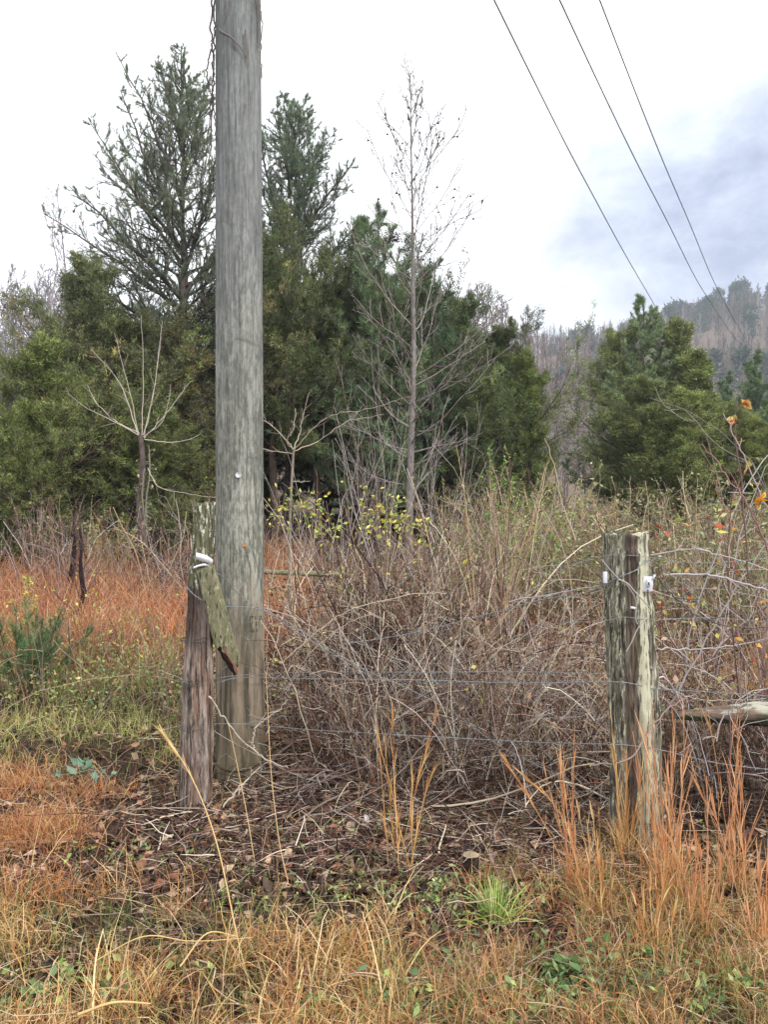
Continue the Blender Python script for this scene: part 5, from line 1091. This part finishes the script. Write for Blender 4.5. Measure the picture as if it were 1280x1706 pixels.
# bare saplings
def sapling(name, lab, stem, r0, shoots, cols, seed, leaf=None, vine=False, side=3, sr=.35):
    r_ = np.random.default_rng(seed); SP = polyline([pt(*p) for p in stem], 6); b = SP[0]; root = empty(name, b, lab, 'sapling'); a = Acc(); a.tubes(SP[None], np.linspace(r0, r0 * .7, len(SP))[None], cols[0], 7); a.build('trunk', M_BARK, root)
    a = Acc()
    for s in shoots:
        P = polyline([pt(*p) for p in s], 6, .004, r_)[None]; rr = np.linspace(r0 * sr, r0 * sr * .35, P.shape[1])[None]; a.tubes(P, rr, cols[1], 5)
        C, RC, _ = spawn(r_, P, rr, side, .25, 1, .6, .22, 5, .3, .3, .6, .5); a.tubes(C, np.maximum(RC, .0018), jitc(r_, cols, len(C)), 3)
    a.build('shoots', M_TWIG, root)
    if vine:
        a = Acc(); L_ = np.linalg.norm(SP[-1] - SP[0])
        P = grow(r_, SP[0] + np.column_stack([r_.normal(0, .03, (7, 2)), np.zeros(7)]), nrm(np.column_stack([r_.normal(0, .05, (7, 2)), np.ones(7)])), L_ * r_.uniform(.5, 1, 7), 16, .1, .28)
        cx = np.stack([np.interp(P[:, :, 2], SP[:, 2], SP[:, k]) for k in (0, 1)], -1); P[:, :, :2] = cx + np.clip(P[:, :, :2] - cx, -r0 * 1.5, r0 * 1.5); a.tubes(P, np.full(P.shape[:2], r0 * .16), lin(150, 144, 122), 4)
        C, RC, _ = spawn(r_, P, np.full(P.shape[:2], .006), 16, 0, 1, 1.2, .14, 6, -.6, .5); a.tubes(C, np.maximum(RC, .003), jitc(r_, GREY, len(C)), 3); leaves(a, r_, C[::2, -1], .05, GRN + [lin(190, 180, 140)], .3); a.build('vine', M_LEAF, root, smooth=False)
Y = 9.5
sapling('bare_sapling', 'bare vine wrapped sapling with long fanned shoots at the left', [(237, 905, Y), (232, 840, Y), (238, 780, Y), (234, 725, Y)], .045, [
    [(232, 730, Y), (215, 650, Y - .1), (190, 555, Y - .2)], [(236, 725, Y), (238, 640, Y), (235, 525, Y)], [(238, 725, Y), (258, 640, Y + .1), (270, 535, Y + .2)], [(240, 728, Y), (256, 650, Y - .1), (268, 560, Y - .1)],
    [(232, 726, Y), (195, 705, Y), (145, 680, Y - .1), (112, 655, Y - .2)], [(232, 722, Y), (190, 700, Y + .2), (160, 670, Y + .2), (145, 642, Y + .3)], [(238, 728, Y), (268, 705, Y), (280, 670, Y), (284, 640, Y)], [(240, 730, Y), (275, 690, Y + .2), (318, 635, Y + .3)],
    [(240, 732, Y), (285, 737, Y), (315, 732, Y), (335, 722, Y)], [(230, 726, Y), (200, 640, Y + .3), (150, 580, Y + .4)], [(246, 780, Y), (262, 810, Y - .1), (300, 820, Y - .2), (358, 829, Y - .3)]],
    [lin(104, 92, 88), lin(190, 178, 166), lin(168, 152, 144)], 811, vine=True, sr=.13, side=5)
Y = 6.6
sapling('bare_sapling', 'thin pale sapling forking low, right of the utility pole', [(482, 1060, Y), (482, 960, Y), (484, 850, Y), (489, 752, Y)], .015, [
    [(489, 752, Y), (520, 715, Y - .1), (560, 690, Y - .2), (610, 682, Y - .2), (672, 662, Y - .3)], [(489, 750, Y), (470, 725, Y), (438, 700, Y + .1), (400, 690, Y + .2)], [(489, 752, Y), (530, 735, Y + .2), (575, 705, Y + .3), (640, 690, Y + .4)],
    [(487, 756, Y), (460, 752, Y), (420, 745, Y), (390, 735, Y)], [(489, 750, Y), (478, 735, Y - .1), (490, 710, Y - .1), (492, 680, Y)], [(489, 748, Y), (500, 720, Y + .1), (505, 690, Y + .1), (515, 655, Y + .1)], [(486, 803, Y), (500, 802, Y), (515, 802, Y)]],
    [lin(150, 138, 122), lin(166, 154, 138), lin(140, 126, 114)], 812, side=12, sr=.36)
def fan_shrub(name, lab, bx, by, Y, n, top, cols, seed, spread=.16, r=.005, side=8, H=None, leafc=None, nl=0, group=None, ls=.03):
    r_ = np.random.default_rng(seed); b = pt(bx, by, Y); b[2] = float(gh(b[0], b[1])); H = H or (ztop(top, Y) - b[2]); root = empty(name, b, lab, 'shrub', group)
    pos = b[None] + np.column_stack([r_.normal(0, .05, (n, 2)), np.zeros(n)]); d = nrm(np.column_stack([r_.normal(0, spread, (n, 2)), np.ones(n)])); P = grow(r_, pos, d, H * r_.uniform(.6, 1.02, n), 11, .12, .16)
    rr = (r * r_.uniform(.6, 1.2, n))[:, None] * np.linspace(1, .3, 11)[None]; a = Acc(); a.tubes(P, rr, jitc(r_, cols, n), 5); C, RC, _ = spawn(r_, P, rr, side, .3, .98, .5, .22, 6, .35, .3, .6, .5); RC = np.maximum(RC, .0014); a.tubes(C, RC, jitc(r_, cols, len(C)), 3); a.build('stems', M_TWIG, root)
    if nl:
        a = Acc(); idx = r_.integers(0, len(C), nl); p, _ = at_t(C, idx, r_.uniform(.3, 1, nl)); leaves(a, r_, p + r_.normal(0, .015, p.shape), ls, leafc, .4); a.build('leaves', M_LEAF, root, smooth=False)
fan_shrub('bare_shrub', 'upright tan bare shrub with many stems in the middle of the thicket', 808, 1160, 5.2, 24, 745, RED + TAN[:2] + [lin(130, 104, 88)], 821, .17, .0048, 7)
fan_shrub('bare_shrub', 'thinner bare shrub left of the upright tan one', 740, 1150, 5.4, 10, 800, TAN + RED, 822, .15, .004, 6)
fan_shrub('bare_shrub', 'pale stemmed bare shrub right of the upright tan one', 852, 1100, 5.8, 6, 720, [lin(196, 180, 152), lin(176, 156, 130)], 823, .10, .005, 5)
fan_shrub('leafy_shrub', 'green leafed shrub rising behind the bare shrubs', 830, 1000, 7.2, 18, 735, TAN + RED, 824, .22, .005, 8, leafc=[lin(120, 148, 70), lin(140, 164, 84), lin(100, 130, 64)], nl=1300, ls=.035)
fan_shrub('leafy_shrub', 'green leafed shrub left of the lichen post top', 930, 980, 8.0, 16, 790, TAN + GREY, 825, .25, .005, 8, leafc=GRN + YEL, nl=900, ls=.035)
fan_shrub('bare_shrub', 'dark stemmed bare shrub right of the lichen post', 1160, 1150, 5.0, 14, 800, [lin(96, 78, 74), lin(124, 104, 98)] + RED, 826, .25, .005, 7, leafc=[lin(190, 190, 90), lin(186, 90, 56), lin(206, 160, 80), lin(150, 160, 80)], nl=70, ls=.06)
fan_shrub('bare_shrub', 'purple brown bare shrub leaning at the right picture edge', 1262, 1100, 4.2, 16, 720, RED, 827, .20, .005, 7, leafc=[lin(206, 190, 90), lin(196, 96, 56), lin(220, 170, 90)], nl=60, ls=.055)
fan_shrub('bare_shrub', 'reddish dead shrub at the foot of the left cedars', 100, 950, 9.6, 16, 820, RED, 828, .35, .005, 7)
fan_shrub('leafy_shrub', 'tan green bush at the foot of the vine wrapped sapling', 185, 930, 10.0, 26, 842, TAN, 829, .35, .006, 8, leafc=[lin(160, 156, 110), lin(140, 140, 90)], nl=900, ls=.05)
fan_shrub('leafy_shrub', 'pale bush half behind the left cedars', 60, 900, 10.4, 20, 800, GREY, 830, .4, .006, 8, leafc=[lin(150, 140, 110), lin(140, 100, 90)], nl=500, ls=.05)
fan_shrub('bare_shrub', 'slender grey twigs standing against the dark cedars', 560, 930, 9.0, 18, 720, GREY, 831, .3, .004, 6)
fan_shrub('bare_shrub', 'thin bare stems left of the sweetgum foot', 630, 900, 9.8, 12, 560, GREY, 832, .13, .006, 8)
fan_shrub('bare_shrub', 'thin arching bare stems right of the sweetgum foot', 730, 920, 9.6, 14, 640, GREY, 833, .28, .006, 8)
# yellow green honeysuckle sprays on top of the brambles
def honeysuckle(name, lab, pts, n, cols, size, seed, j=.04, r=.003):
    r_ = np.random.default_rng(seed); P = polyline([pt(*p) for p in pts], 8, .006, r_)[None]; root = empty(name, P[0, 0], lab, 'vine'); a = Acc(); a.tubes(P, np.full(P.shape[:2], r), lin(124, 98, 84), 4)
    C, RC, _ = spawn(r_, P, np.full(P.shape[:2], r), 14, .05, 1, .9, .16, 5, 0, .3, .6); a.tubes(C, RC, lin(134, 110, 92), 3); a.build('stem', M_TWIG, root)
    a = Acc(); idx = r_.integers(0, len(C), n); p, _ = at_t(C, idx, r_.uniform(.1, 1, n)); leaves(a, r_, p + r_.normal(0, j * .5, p.shape), size, cols, .25); a.build('leaves', M_LEAF, root, smooth=False)
honeysuckle('honeysuckle_vine', 'yellow green leafed vine right of the pole on top of the brambles', [(455, 850, 5.6), (490, 845, 5.5), (530, 856, 5.5), (548, 880, 5.5)], 150, YEL + GRN[:1], .042, 841, .13)
honeysuckle('honeysuckle_vine', 'yellow green leafed vine over the middle of the brambles', [(590, 880, 5.2), (620, 852, 5.2), (655, 862, 5.2), (710, 880, 5.2)], 210, YEL + GRN[:1], .042, 842, .16)
honeysuckle('honeysuckle_vine', 'dull green leaves beside the mossy rail', [(560, 940, 6.5), (570, 980, 6.4), (590, 985, 6.4)], 40, YEL + GRN, .05, 843)
honeysuckle('honeysuckle_vine', 'tall yellow leafed weed at the left edge behind the seedling', [(45, 1050, 6.6), (48, 1000, 6.6), (46, 960, 6.6)], 50, YEL, .045, 844)
honeysuckle('honeysuckle_vine', 'broad grey green leaves on the bank left of the posts', [(100, 1278, 3.9), (140, 1280, 3.85), (175, 1290, 3.8)], 26, [lin(130, 156, 132), lin(110, 138, 112)], .07, 845)
honeysuckle('honeysuckle_vine', 'yellow and red leaves on canes right of the lichen post', [(1085, 900, 3.9), (1130, 880, 4.0), (1180, 860, 4.1), (1235, 850, 4.1)], 22, [lin(180, 180, 100), lin(160, 168, 90), lin(160, 80, 56), lin(200, 190, 130)], .05, 846)
# foreground canes at the right edge, grey bowed
def cane(lab, pts, r=.005, col=lin(150, 134, 130), side=6, leafc=None, nl=0, ls=.06, seed=1, name='bramble_cane'):
    r_ = np.random.default_rng(seed); P = polyline([pt(*p) for p in pts], 8, .004, r_)[None]; root = empty(name, P[0, 0], lab, 'cane'); rr = np.linspace(r, r * .5, P.shape[1])[None]; a = Acc(); a.tubes(P, rr, col, 6)
    C, RC, _ = spawn(r_, P, rr, side, .1, .98, .7, .2, 6, .2, .35, .55, .4); a.tubes(C, np.maximum(RC, .0012), jitc(r_, [col], len(C)), 4); a.build('stem', M_TWIG, root)
    if nl:
        a = Acc(); idx = r_.integers(0, len(C), nl); p, _ = at_t(C, idx, r_.uniform(.6, 1, nl)); leaves(a, r_, p, ls, leafc, .2); a.build('leaves', M_LEAF, root, smooth=False)
GC = lin(176, 168, 166)
cane('thick grey cane bowed level beside the lichen post top', [(1112, 958, 3.9), (1180, 958, 3.8), (1240, 972, 3.7), (1330, 1000, 3.6)], .007, GC, seed=1)
cane('grey cane sweeping down right from the lichen post shoulder', [(1075, 915, 3.35), (1088, 950, 3.4), (1120, 990, 3.4), (1170, 1030, 3.4), (1240, 1045, 3.4), (1320, 1042, 3.4)], .005, lin(96, 88, 86), seed=2)
cane('grey cane arching over the right hand brambles', [(1085, 925, 4.0), (1150, 915, 3.9), (1220, 930, 3.8), (1320, 960, 3.7)], .005, GC, seed=3)
cane('grey cane rising to the upper right from behind the lichen post', [(1110, 1190, 3.9), (1180, 1060, 3.8), (1240, 960, 3.7), (1320, 840, 3.6)], .0045, GC, seed=4)
cane('low grey cane crossing before the fallen log', [(985, 1275, 3.1), (1050, 1262, 3.05), (1100, 1195, 3.2), (1140, 1165, 3.3), (1190, 1140, 3.3)], .004, lin(140, 120, 112), seed=5)
cane('grey cane crossing beneath the level one', [(1095, 1080, 4.2), (1160, 1082, 4.2), (1230, 1075, 4.2), (1330, 1050, 4.2)], .005, GC, seed=6)
cane('long pale cane crossing the lower right brambles', [(1096, 1140, 4.0), (1150, 1160, 4.0), (1210, 1168, 4.0), (1320, 1160, 4.0)], .004, GC, seed=7)
cane('reddish leaning cane with the bright yellow leaf at the right', [(1300, 960, 3.4), (1250, 850, 3.3), (1210, 790, 3.3), (1170, 740, 3.3)], .0045, lin(150, 112, 110), 4, [lin(236, 176, 30), lin(216, 150, 60)], 4, .07, seed=8)
cane('pale leaning cane at the right edge tipped with tan leaves', [(1310, 900, 3.3), (1280, 850, 3.3), (1240, 760, 3.3), (1206, 688, 3.3)], .004, lin(170, 150, 140), 4, [lin(206, 170, 100), lin(190, 190, 90)], 6, .05, seed=9)
cane('dark upright cane with orange drooping leaves near the right edge', [(1248, 960, 3.5), (1238, 820, 3.5), (1225, 720, 3.5), (1230, 665, 3.5)], .0045, lin(110, 88, 84), 4, [lin(220, 150, 80), lin(230, 200, 130), lin(200, 120, 70)], 10, .055, seed=10)
cane('pale arching cane in the left part of the thicket', [(470, 1105, 4.5), (520, 1060, 4.5), (580, 1018, 4.5), (680, 992, 4.5), (745, 988, 4.5)], .005, lin(176, 160, 140), 7, seed=11)
cane('second pale arching cane just below the first', [(475, 1150, 4.45), (520, 1085, 4.45), (590, 1032, 4.45), (645, 1028, 4.45)], .0045, lin(168, 152, 134), 7, seed=12)
cane('pale root like vine crossing low before the pole foot', [(348, 1160, 3.75), (375, 1200, 3.8), (410, 1240, 3.85), (445, 1265, 3.8), (480, 1280, 3.7)], .004, lin(186, 176, 158), 2, seed=13, name='pale_vine')
cane('kinked pale vine hugging the right side of the pole foot', [(426, 1252, 4.0), (421, 1238, 4.0), (423, 1222, 4.0), (430, 1208, 4.0), (445, 1196, 4.0), (462, 1185, 4.0), (480, 1165, 4.0)], .004, lin(196, 186, 170), 3, seed=14, name='pale_vine')
cane('pale straight stick leaning up from the pole foot', [(372, 1345, 3.7), (400, 1310, 3.75), (425, 1285, 3.8), (452, 1266, 3.8)], .004, lin(190, 178, 158), 4, seed=15, name='pale_vine')
cane('tall thin cane leaning left above the right hand field', [(960, 900, 6), (935, 830, 6), (925, 780, 6), (908, 730, 6)], .005, lin(186, 170, 146), 3, seed=16)
cane('straight dark stick leaning down right above the grass', [(830, 900, 5.2), (880, 940, 5.1), (930, 975, 5.0), (975, 1000, 4.9)], .006, lin(120, 104, 98), 5, seed=17)
cane('grey straight stick pointing at the lichen post', [(850, 1003, 4.2), (920, 990, 3.9), (1000, 975, 3.6)], .005, GC, 5, seed=18)
# a few single leaves that catch the eye
def one_leaf(px, py, Y, size, col, lab, seed, flat=.5):
    r_ = np.random.default_rng(seed); a = Acc(); p = gp(px, py) + [0, 0, .02] if Y is None else pt(px, py, Y); root_p = p
    leaves(a, r_, p[None], size / .9, [col], flat, .02, .75, .25); tag(a.build('dead_leaf', M_LITTER, smooth=False), lab, 'leaf')
one_leaf(375, 1332, None, .085, lin(220, 140, 100), 'curled orange leaf at the foot of the utility pole', 1)
one_leaf(278, 1405, None, .10, lin(200, 182, 140), 'large tan leaf on the soil left of centre', 2)
one_leaf(610, 1372, None, .06, lin(226, 214, 214), 'pale pinkish white leaf on the soil', 3, .3)
one_leaf(720, 1250, None, .07, lin(222, 206, 176), 'pale cream leaf under the brambles', 4)
one_leaf(968, 1352, None, .06, lin(235, 235, 238), 'white scrap lying left of the lichen post foot', 5, .2)
one_leaf(155, 1330, None, .06, lin(200, 200, 196), 'pale grey leaf on the left bank', 6)
def haze_box():
    V, q = box_pts((0, 446, 74), 1810, 922, 154); a = Acc(); a.add(V, q=q); m = bpy.data.materials.new('air'); m.use_nodes = True; t = m.node_tree; t.nodes.clear()
    pv = nn(t, 'ShaderNodeVolumePrincipled'); pv.inputs['Color'].default_value = (.82, .90, 1, 1); pv.inputs['Density'].default_value = 0.0009; pv.inputs['Anisotropy'].default_value = 0.2
    o = nn(t, 'ShaderNodeOutputMaterial'); t.links.new(pv.outputs[0], o.inputs['Volume']); b = a.build('haze', m, smooth=False); tag(b, 'thin pale haze in the air', 'haze', kind='stuff')
haze_box()
print('done', round(time.time() - T0, 1), sum(len(o.data.polygons) for o in bpy.data.objects if o.type == 'MESH'))
